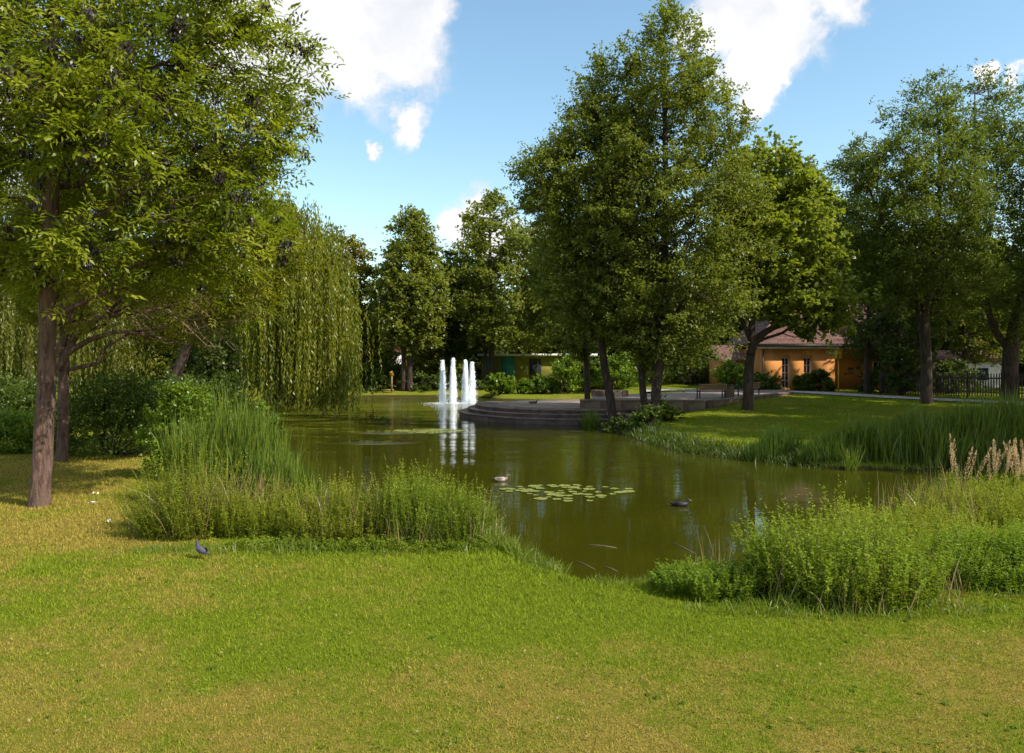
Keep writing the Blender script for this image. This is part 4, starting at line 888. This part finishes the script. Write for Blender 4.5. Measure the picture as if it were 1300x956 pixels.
# hipped roof laid in overlapping tile rows
def roof(x0, x1, y0, y1, ze, zr, inset, nrow, name='roof'):
    r = MB(); ym = (y0+y1)/2
    corners = [(x0, y0), (x1, y0), (x1, y1), (x0, y1)]
    ridge = [(x0+inset, ym, zr), (x1-inset, ym, zr)]
    r.add([(x0+.05, y0+.05, ze), (x1-.05, y0+.05, ze), (x1-.05, y1-.05, ze), (x0+.05, y1-.05, ze), (x0+inset, ym, zr-.06), (x1-inset, ym, zr-.06)],
          [(0, 1, 5, 4), (2, 3, 4, 5), (3, 2, 1, 0)]); r.F.append(np.array([(1, 2, 5), (3, 0, 4)])+0)
    ro = r.build(name, M['tile'], house)
    L0 = np.array([x0, y0]); L1 = np.array([x1, y0])
    for k in range(nrow):
        for (a, b, c, d) in ((( x0, y0), (x1, y0), (x1-inset, ym), (x0+inset, ym)), ((x0, y1), (x0, y0), (x0+inset, ym), (x0+inset, ym))):
            f0, f1 = k/nrow, (k+1)/nrow+.004; a, b, c, d = map(np.array, (a, b, c, d))
            z0_, z1_ = ze+(zr-ze)*f0, ze+(zr-ze)*f1
            A = a+(d-a)*f0; B = b+(c-b)*f0; Cc = b+(c-b)*f1; Dd = a+(d-a)*f1
            n_ = max(4, int(np.linalg.norm(B-A)/.12)); V = []
            for i in range(n_+1):
                t = i/n_; wv = .025*math.cos(i*PI)
                lo = A+(B-A)*t; hi = Dd+(Cc-Dd)*t; V += [(lo[0], lo[1], z0_+.03+wv), (lo[0], lo[1], z0_+.09+wv), (hi[0], hi[1], z1_+.035+wv*.8)]
            Fq = []
            for i in range(n_): b0 = i*3; Fq += [(b0, b0+3, b0+4, b0+1), (b0+1, b0+4, b0+5, b0+2)]
            q_ = MB(); q_.add(V, Fq); q_.build('tile_row', M['tile'], ro)
    q_ = MB(); q_.tube([(x0+inset-.1, ym, zr+.05), (x1-inset+.1, ym, zr+.05)], .12, 8); q_.tube([(x0, y0, ze+.08), (x0+inset, ym, zr+.06)], .09, 6); q_.build('ridge_tiles', M['tile'], ro)
roof(-.55, 13.2, -.55, 9.5, WH+.34, WH+4.2, 4.2, 13)
# low annex to the left
housebox((-1.45, 4.5, 1.2), (2.0, 4, 2.4), 'annex_wall', M['orange'])
m_ = MB()
for k in range(6):
    y0 = 2.2+k*.5; z0 = 2.42+k*.2; m_.add([(-2.9, y0, z0+.05), (-.45, y0, z0+.05), (-.45, y0+.52, z0+.22), (-2.9, y0+.52, z0+.22), (-2.9, y0, z0-.06), (-.45, y0, z0-.06)], [(0, 1, 2, 3), (4, 5, 1, 0)])
m_.build('annex_roof', M['tile'], house)

# pavilion across the pond
pv = empty('green_pavilion', (-3.0, 82, .6), 'low olive and teal pavilion with a flat white roof edge behind the far bushes', 'building')
def pb(c, d, name, mt): m_ = MB(); m_.box(c, d); return m_.build(name, mt, pv)
pb((5.6, 2, 1.5), (11.5, 4, 3.0), 'wall', M['olive']); pb((5.6, 1.9, 3.12), (12.3, 4.8, .24), 'roof', M['frame'])
pb((.45, -.03, 1.5), (.85, .08, 2.9), 'panel', M['teal']); pb((2.55, -.03, 1.5), (1.4, .08, 2.9), 'panel', M['teal']); pb((5.4, -.03, 1.7), (1.2, .08, 2.1), 'window', M['glass']); pb((8.2, -.03, 1.6), (1.6, .08, 1.9), 'window', M['glass'])
vh = empty('white_cottage', (-14.6, 92, .8), 'small white house with a red roof glimpsed through trees left of the fountain', 'house')
m_ = MB(); m_.box((0, 2, 1.6), (3.6, 4, 3.2)); m_.build('wall', M['white'], vh)
m_ = MB(); m_.add([(-2, -.2, 3.2), (2, -.2, 3.2), (2, 4.2, 3.2), (-2, 4.2, 3.2), (-2, 2, 5.0), (2, 2, 5.0)], [(0, 1, 5, 4), (2, 3, 4, 5), (3, 2, 1, 0)]); m_.F.append(np.array([(1, 2, 5), (3, 0, 4)])); m_.build('roof', M['brick'], vh)
m_ = MB(); m_.box((0, -.02, 1.7), (1.1, .08, 1.2)); m_.build('window', M['glass'], vh)
tag(prism([(-8.3, 78.0), (-3.6, 78.0), (-3.6, 78.4), (-8.3, 78.4)], .3, 1.55, 'brick_wall', M['brick']), 'low dull red wall on the far shore behind the fountain', 'wall')
wh = empty('pale_house', (33, 66, .8), 'pale house wall glimpsed through the pickets at the right', 'house')
m_ = MB(); m_.box((4, 2, 1.15), (9, 4, 2.3)); m_.build('wall', M['white'], wh)
for wx_ in (1.5, 6):
    m_ = MB(); m_.box((wx_, -.03, 1.3), (.9, .08, 1.0)); m_.build('window', M['glass'], wh)
m_ = MB(); m_.add([(-.7, -.4, 2.3), (8.8, -.4, 2.3), (8.8, 4.4, 2.3), (-.7, 4.4, 2.3), (-.7, 2, 3.3), (8.8, 2, 3.3)], [(0, 1, 5, 4), (2, 3, 4, 5), (3, 2, 1, 0)]); m_.F.append(np.array([(1, 2, 5), (3, 0, 4)])); m_.build('roof', M['tile'], wh)

# picket fence
fp0, fp1 = np.array([25.2, 54.5]), np.array([35.5, 46.5]); L = np.hypot(*(fp1-fp0)); fa = math.atan2(fp1[1]-fp0[1], fp1[0]-fp0[0])
fence = empty('picket_fence', (fp0[0], fp0[1], gz(*fp0)-.02), 'dark wooden picket fence behind the path at the right', 'fence', rz=fa)
m_ = MB(); h_ = 1.55; m_.add([(-.035, -.012, .08), (.035, -.012, .08), (.035, .012, .08), (-.035, .012, .08), (-.035, -.012, h_), (.035, -.012, h_), (.035, .012, h_), (-.035, .012, h_), (0, -.012, h_+.07), (0, .012, h_+.07)],
    [(0, 1, 5, 4), (2, 3, 7, 6), (1, 2, 6, 5), (3, 0, 4, 7), (4, 8, 9, 7), (5, 6, 9, 8)]); pk = m_.build('picket', M['fence'], fence); pk.location = (.1, 0, 0)
for k in range(1, int(L/.15)): share('picket', pk.data, fence, (.1+k*.15, 0, rng.uniform(-.02, .02)), 0)
for zc in (.35, 1.25):
    m_ = MB(); m_.box((L/2, .037, zc), (L, .045, .09)); m_.build('rail', M['fence'], fence)
m_ = MB(); m_.box((0, .1, .85), (.12, .12, 1.7)); ps = m_.build('fence_post', M['fence'], fence)
for k in range(1, 6): share('fence_post', ps.data, fence, (k*L/5, 0, 0))

# benches
def bench():
    r = empty('park_bench', (0, 0, 0), 'x', 'bench', 'wooden benches on the plaza')
    for k in range(3): m_ = MB(); m_.box((0, -.12+k*.15, .44), (1.75, .12, .035)); m_.build('seat_slat', M['wood'], r, bevel=.006)
    for k in range(3): m_ = MB(); m_.box((0, -.24-.02*k, .56+k*.13), (1.75, .03, .105)); m_.build('back_slat', M['wood'], r, bevel=.006)
    for sx in (-.78, .78):
        m_ = MB(); m_.box((sx, .2, .21), (.06, .06, .42)); m_.box((sx, -.215, .44), (.06, .05, .88)); m_.box((sx, 0, .405), (.058, .4, .05)); m_.box((sx, .0, .64), (.05, .46, .04)); m_.box((sx, .2, .53), (.05, .05, .2)); m_.build('leg', M['metal'], r)
    return r
b1 = bench(); b1.location = (11.75, 47.0, 1.09); b1.rotation_euler = (0, 0, math.radians(8)); b1['label'] = 'wooden bench with its back to the pond, beside the square stone bin'
b2 = copy_tree(b1); b2.location = (14.85, 50.0, 1.09); b2.rotation_euler = (0, 0, math.radians(38)); b2['label'] = 'wooden bench half hidden behind the curved tree trunk'
bn = empty('litter_bin', (13.15, 48.2, 1.09), 'square grey stone litter bin between the two benches', 'bin')
m_ = MB()
for sx, sy, dx, dy in ((-.22, 0, .06, .5), (.22, 0, .06, .5), (0, -.22, .38, .06), (0, .22, .38, .06)): m_.box((sx, sy, .36), (dx, dy, .72))
m_.build('bin_body', M['stone'], bn, bevel=.01); m_ = MB(); m_.box((0, 0, .745), (.54, .54, .05)); m_.build('bin_lid', M['shadestone'], bn, bevel=.01)

# yellow box on a post, tan post
yb = empty('yellow_box_post', (23.9, 58.3, gz(23.9, 58.3)), 'orange yellow box on a slim yellow post before the orange house', 'post')
m_ = MB(); m_.tube([(0, 0, 0), (0, 0, 2.45)], .055, 8); m_.build('post', M['yellowp'], yb); m_ = MB(); m_.box((0, 0, 2.75), (.40, .30, .62)); m_.build('box', M['yellowp'], yb, bevel=.02)
m_ = MB(); m_.box((0, 0, 3.09), (.48, .38, .05)); m_.build('lid', M['yellowp'], yb, bevel=.01)
tp = empty('wooden_post', (-10.9, 72.2, gz(-10.9, 72.2)), 'tan wooden post with a low crossboard on the far shore', 'post')
m_ = MB(); m_.box((0, 0, .95), (.14, .14, 1.9)); m_.build('post', M['post'], tp); m_ = MB(); m_.box((-.35, 0, .2), (1.1, .1, .10)); m_.build('board', M['post'], tp); m_ = MB(); m_.box((0, -.085, 1.65), (.32, .03, .36)); m_.build('plate', M['yellowp'], tp)

# ------------------------------------------------------------------ fountain
def water_white():
    m, n, out = mat('white_spray'); d = n.new('ShaderNodeBsdfDiffuse'); d.inputs[0].default_value = (.80, .81, .82, 1); t = n.new('ShaderNodeBsdfTranslucent'); t.inputs[0].default_value = (.55, .56, .57, 1)
    mx = n.new('ShaderNodeAddShader'); n.link(d.outputs[0], mx.inputs[0]); n.link(t.outputs[0], mx.inputs[1]); n.link(mx.outputs[0], out.inputs[0]); return m
M['spray'] = water_white()
ft = empty('fountain', (-4.2, 60.6, 0), 'four white foaming water jets rising from the middle of the pond', 'fountain')
rng = np.random.default_rng(90)
def drops(m_, p, s):
    n = len(p); a = rdir(n); b = np.cross(a, rdir(n)); b /= np.linalg.norm(b, axis=1)[:, None]; c = np.cross(a, b); s = np.broadcast_to(s, (n,))[:, None]
    V = np.stack([p+a*s*1.3, p-a*s*.6+b*s, p-a*s*.6-b*s*.5+c*s*.87, p-a*s*.6-b*s*.5-c*s*.87], 1).reshape(-1, 3); k = np.arange(n)[:, None]*4
    m_.add(V, np.concatenate([k+np.array(q) for q in ((0, 1, 2), (0, 2, 3), (0, 3, 1), (1, 3, 2))]))
for jx, jy, top in ((561.5, .3, 3.28), (575.5, -.3, 3.45), (590.5, .4, 3.3), (599.5, -.2, 3.15)):
    x = (jx-650)/F*60.6+4.2; m_ = MB(); n = 5000; t = rng.random(n)**.85; z = t*top; r0 = .085+.20*(1-t)**1.2
    off = rng.standard_normal((n, 2))*(r0*.62)[:, None]; off += (.012*np.sin(z*3+jx))[:, None]
    drops(m_, np.stack([x+off[:, 0], jy+off[:, 1], z], 1), .012+.022*rng.random(n))
    tz = np.linspace(0, top*.96, 30); rr = (.13-.085*tz/top)*(1+.10*rng.standard_normal(30)); m_.tube(np.stack([x+.03*rng.standard_normal(30), jy+0*tz, tz], 1), np.maximum(rr, .04), 9, wob=.15)
    m_.build('jet', M['spray'], ft)
m_ = MB(); n = 2400; a = rng.random(n)*2*PI; r = np.abs(rng.standard_normal(n))*.55; drops(m_, np.stack([rng.choice([-1.1, -.3, .6, 1.15], n)+np.cos(a)*r*1.4, np.sin(a)*r*.9, np.abs(rng.standard_normal(n))*.05*np.exp(-r)], 1), .008+.016*rng.random(n)); m_.build('foam', M['spray'], ft)

# ------------------------------------------------------------------ water lilies
def lily_mesh(r, seed):
    g = np.random.default_rng(seed); m_ = MB(); k = 18; a = np.linspace(.16, 2*PI-.16, k); V = [(0, 0, .004)]
    for j, t in enumerate(a): rr = r*(1+.04*g.standard_normal()); V.append((math.cos(t)*rr, math.sin(t)*rr*(.95), .008+.010*g.random()))
    m_.add(V, np.array([(0, j, j+1) for j in range(1, k)]), np.r_[.3, g.random(k)*.4+g.random()*.3]); return m_
M['pad'] = leaf_mat('lily_pad', (.12, .16, .03), (.38, .36, .09), .1, .10)
def lilies(label, cx, cy, rx, ry, n, rad, seed, grp=None):
    g = np.random.default_rng(seed); root = empty('water_lilies', (cx, cy, 0), label, 'water lily'); protos = []
    for k in range(6): o = lily_mesh(rad*(.6+.15*k), seed+k).build('lily_pad', M['pad'], root); protos.append(o)
    pts = []
    tries = 0
    while len(pts) < n and tries < 20000:
        tries += 1; r = math.sqrt(g.random()); a = g.random()*2*PI; p = (math.cos(a)*r*rx*(1+.3*math.sin(3*a)), math.sin(a)*r*ry)
        if all(math.hypot(p[0]-q_[0], p[1]-q_[1]) > rad*(1.25+.9*g.random()) for q_ in pts): pts.append(p)
    for k, p in enumerate(pts):
        o = protos[k] if k < 6 else share('lily_pad', protos[k % 6].data, root); o.location = (p[0], p[1], .004+.006*(k % 5)/5); o.rotation_euler = (0, 0, g.random()*6.28)
lilies('pale green water lily pads in open water between mallard and dark duck', 1.45, 20.95, 1.5, 1.3, 52, .13, 300)
lilies('distant patch of dark lily pads on the rippled water before the fountain', -4.0, 38.0, 1.4, 1.1, 70, .14, 320)

# ------------------------------------------------------------------ birds and small things
def bird(name, label, loc, rz, spine, mat_body, wing, bill, scale=1, legs=False, cat='duck', bm='bill'):
    """spine: [(x, z, ry, rz, var)] one continuous lofted body from tail to bill root"""
    root = empty(name, loc, label, cat, rz=rz); root.scale = (scale,)*3
    sp = np.array(spine); t0 = np.arange(len(sp)); ts = np.linspace(0, len(sp)-1, len(sp)*4-3); Sx = np.stack([np.interp(ts, t0, sp[:, k]) for k in range(5)], 1)
    for _ in range(2): Sx[1:-1, :4] = (Sx[:-2, :4]+2*Sx[1:-1, :4]+Sx[2:, :4])/4
    T = np.gradient(Sx[:, :2], axis=0); T /= np.linalg.norm(T, axis=1)[:, None]; k = 14; a = np.arange(k)/k*2*PI
    V = np.stack([Sx[:, 0][:, None]-T[:, 1][:, None]*np.sin(a)*Sx[:, 3][:, None], np.cos(a)*Sx[:, 2][:, None], Sx[:, 1][:, None]+T[:, 0][:, None]*np.sin(a)*Sx[:, 3][:, None]], -1)
    n = len(Sx); i = np.arange(n-1)[:, None]*k; j = np.arange(k)[None]; m_ = MB(); m_.add(V.reshape(-1, 3), np.stack([i+j, i+k+j, i+k+(j+1) % k, i+(j+1) % k], -1).reshape(-1, 4), np.repeat(Sx[:, 4], k))
    m_.F.append(np.array([list(range(k))])); m_.F.append(np.array([list(range(n*k-k, n*k))[::-1]])); m_.build('body', mat_body, root, smooth=True)
    for sy in (-1, 1):
        m_ = MB(); (wx0, wx1, wy, wz, wh_) = wing; kk = 9; t = np.linspace(0, 1, kk); top = []; bot = []
        cx_ = wx0+(wx1-wx0)*t; hh = wh_*np.sin(np.clip(t*.86+.05, 0, 1)*PI)**.6
        up_ = np.stack([cx_, sy*(wy*np.sin(t*PI*.8+.35)), wz+hh*.5+.03*(1-t)*0], 1); mid = np.stack([cx_, sy*(wy*np.sin(t*PI*.8+.35)+.012), wz+0*t], 1); lo = np.stack([cx_, sy*(wy*np.sin(t*PI*.8+.35)*.95), wz-hh*.5], 1)
        V = np.stack([up_, mid, lo], 1).reshape(-1, 3); Fq = []
        for i_ in range(kk-1): b = i_*3; Fq += [(b, b+3, b+4, b+1), (b+1, b+4, b+5, b+2)]
        m_.add(V, Fq, np.repeat(t, 3)); m_.build('wing', M[bm+'_wing'], root, smooth=True)
    bx, bz, bl, bw = bill; m_ = MB(); m_.tube([(bx, 0, bz), (bx+bl*.5, 0, bz-.006), (bx+bl, 0, bz-.012)], [bw, bw*.8, bw*.45], 8); m_.build('bill', M[bm], root, smooth=True)
    for sy in (-1, 1): m_ = MB(); hw = sp[-2, 2]*.9; m_.tube([(bx-.035, sy*hw*.93, bz+.012), (bx-.035, sy*(hw+.003), bz+.012)], [.006, .005], 6); m_.build('eye', M['eye'], root)
    if legs:
        for sy in (-1, 1):
            m_ = MB(); m_.tube([(0.0, sy*.028, .085), (.005, sy*.028, .04), (0, sy*.028, .004)], [.010, .006, .005], 6)
            for ty in (-.5, 0, .5): m_.tube([(0, sy*.028, .006), (.035, sy*.028+ty*.03, .004)], [.004, .002], 5)
            m_.tube([(0, sy*.028, .006), (-.02, sy*.028, .004)], [.004, .002], 5); m_.build('leg', M['pink'], root)
    return root
M['bill'] = flat('bill_olive', (.38, .30, .05)); M['bill_wing'] = grad_mat('mallard_wing', [(0, (.22, .15, .10)), (1, (.30, .24, .18))])
M['dbill'] = flat('bill_grey', (.30, .32, .36)); M['dbill_wing'] = grad_mat('dark_wing', [(0, (.018, .015, .016)), (1, (.03, .025, .026))])
M['pbill'] = flat('bill_dark', (.06, .05, .05)); M['pbill_wing'] = grad_mat('pigeon_wing', [(0, (.03, .03, .045)), (1, (.15, .15, .21))])
M['eye'] = flat('eye_black', (.01, .01, .01), .15); M['pink'] = flat('leg_pink', (.42, .14, .10))
duck_sp = [(-.29, .115, .012, .006, .0), (-.24, .10, .045, .025, .05), (-.17, .075, .085, .06, .35), (-.05, .055, .112, .085, .4), (.08, .055, .110, .088, .45), (.17, .075, .082, .072, .7), (.205, .12, .045, .045, .75), (.215, .165, .034, .036, .85), (.235, .20, .036, .036, .95), (.262, .205, .030, .030, .95), (.285, .20, .014, .013, .95)]
bird('mallard', 'brown and pale mallard duck swimming right, left of the lily pads', (-.33, 22.9, .0), math.radians(12), duck_sp,
     grad_mat('mallard_body', [(0, (.05, .04, .035)), (.2, (.30, .25, .20)), (.42, (.46, .40, .34)), (.62, (.24, .15, .10)), (.82, (.14, .11, .06))]), (.13, -.2, .108, .095, .085), (.278, .198, .055, .014), .86)
dsp = [(a, b*.9, c, d, v) for a, b, c, d, v in duck_sp]
bird('dark_duck', 'small black duck swimming in open water right of the pale lily pads', (4.02, 19.1, .0), math.radians(-6), dsp,
     grad_mat('dark_body', [(0, (.012, .010, .011)), (1, (.022, .018, .019))]), (.12, -.2, .108, .09, .08), (.272, .178, .05, .014), .85, bm='dbill')
bird('resting_duck', 'dark brown duck sitting on the round stone platform by the steps', (1.28, 48.3, .725), math.radians(10), dsp,
     grad_mat('brown_body', [(0, (.05, .032, .022)), (1, (.09, .06, .04))]), (.12, -.2, .108, .09, .08), (.272, .178, .05, .014), 1.05)
pig = [(-.17, .075, .022, .006, .0), (-.10, .09, .034, .016, .1), (-.05, .115, .055, .040, .3), (.01, .135, .062, .058, .4), (.055, .16, .050, .050, .5), (.075, .20, .030, .032, .75), (.082, .235, .022, .024, .85), (.092, .258, .024, .024, .95), (.110, .262, .018, .018, .95), (.122, .258, .007, .007, .95)]
pgx, pgy = (255-650)/F*12.7, 12.7
bird('pigeon', 'slate grey pigeon with a purple sheen standing on the green lawn before the left bank', (pgx, pgy, gz(pgx, pgy)+.012), math.radians(155), pig,
     grad_mat('pigeon_body', [(0, (.03, .03, .045)), (.2, (.09, .085, .13)), (.6, (.07, .05, .11)), (.8, (.045, .045, .075))]), (.06, -.13, .060, .13, .07), (.118, .258, .022, .006), .95, legs=True, cat='pigeon', bm='pbill')
# feathers / scraps of paper on the bare turf
M['paper'] = flat('paper', (.80, .78, .72))
for k, (px, py) in enumerate(((122, 628), (118, 640), (137, 664))):
    Y = 3.22*F/(py-HY); x = (px-650)/F*Y; m_ = MB(); nl = 7
    m_.leaves(rng.standard_normal((nl, 3))*np.array([.03, .03, .008])+np.array([0, 0, .025]), rdir(nl)*np.array([1, 1, .4]), rdir(nl)*.5+np.array([0, 0, 1]), .07, .04, .5)
    o = m_.build('white_feather', M['paper']); o.location = (x, Y, gz(x, Y)+.03)
    tag(o, ['crumpled white scrap on bare turf, farthest from the camera beside the shrub shadow', 'white scrap on the bare turf, middle one of three right of the near trunk', 'white scrap nearest the camera at the foot of the yellow green shrub'][k], 'litter', 'white scraps on the turf')
# floating twigs
for k, (p0, p1, lb) in enumerate((((748, 692), (783, 696), 'pale twig floating on the pond, upper one of the pair left of mid water'), ((733, 713), (756, 724), 'pale twig floating nearest the grassy near shore'), ((768, 720), (784, 726), 'short floating stick right of the nearest twig'), ((855, 690), (884, 704), 'long pale stick leaning on the water by the rusty stalks'))):
    q_ = []
    for px, py in (p0, p1): Y = 3640/(py-HY); q_.append(np.array([(px-650)/F*Y, Y, .008]))
    c = (q_[0]+q_[1])/2; m_ = MB(); m_.tube([q_[0]-c, np.array([.0, .03, .004]), q_[1]-c], [.008, .007, .004], 5); o = m_.build('floating_twig', M['twig']); o.location = tuple(c); tag(o, lb, 'twig', 'twigs floating on the pond')
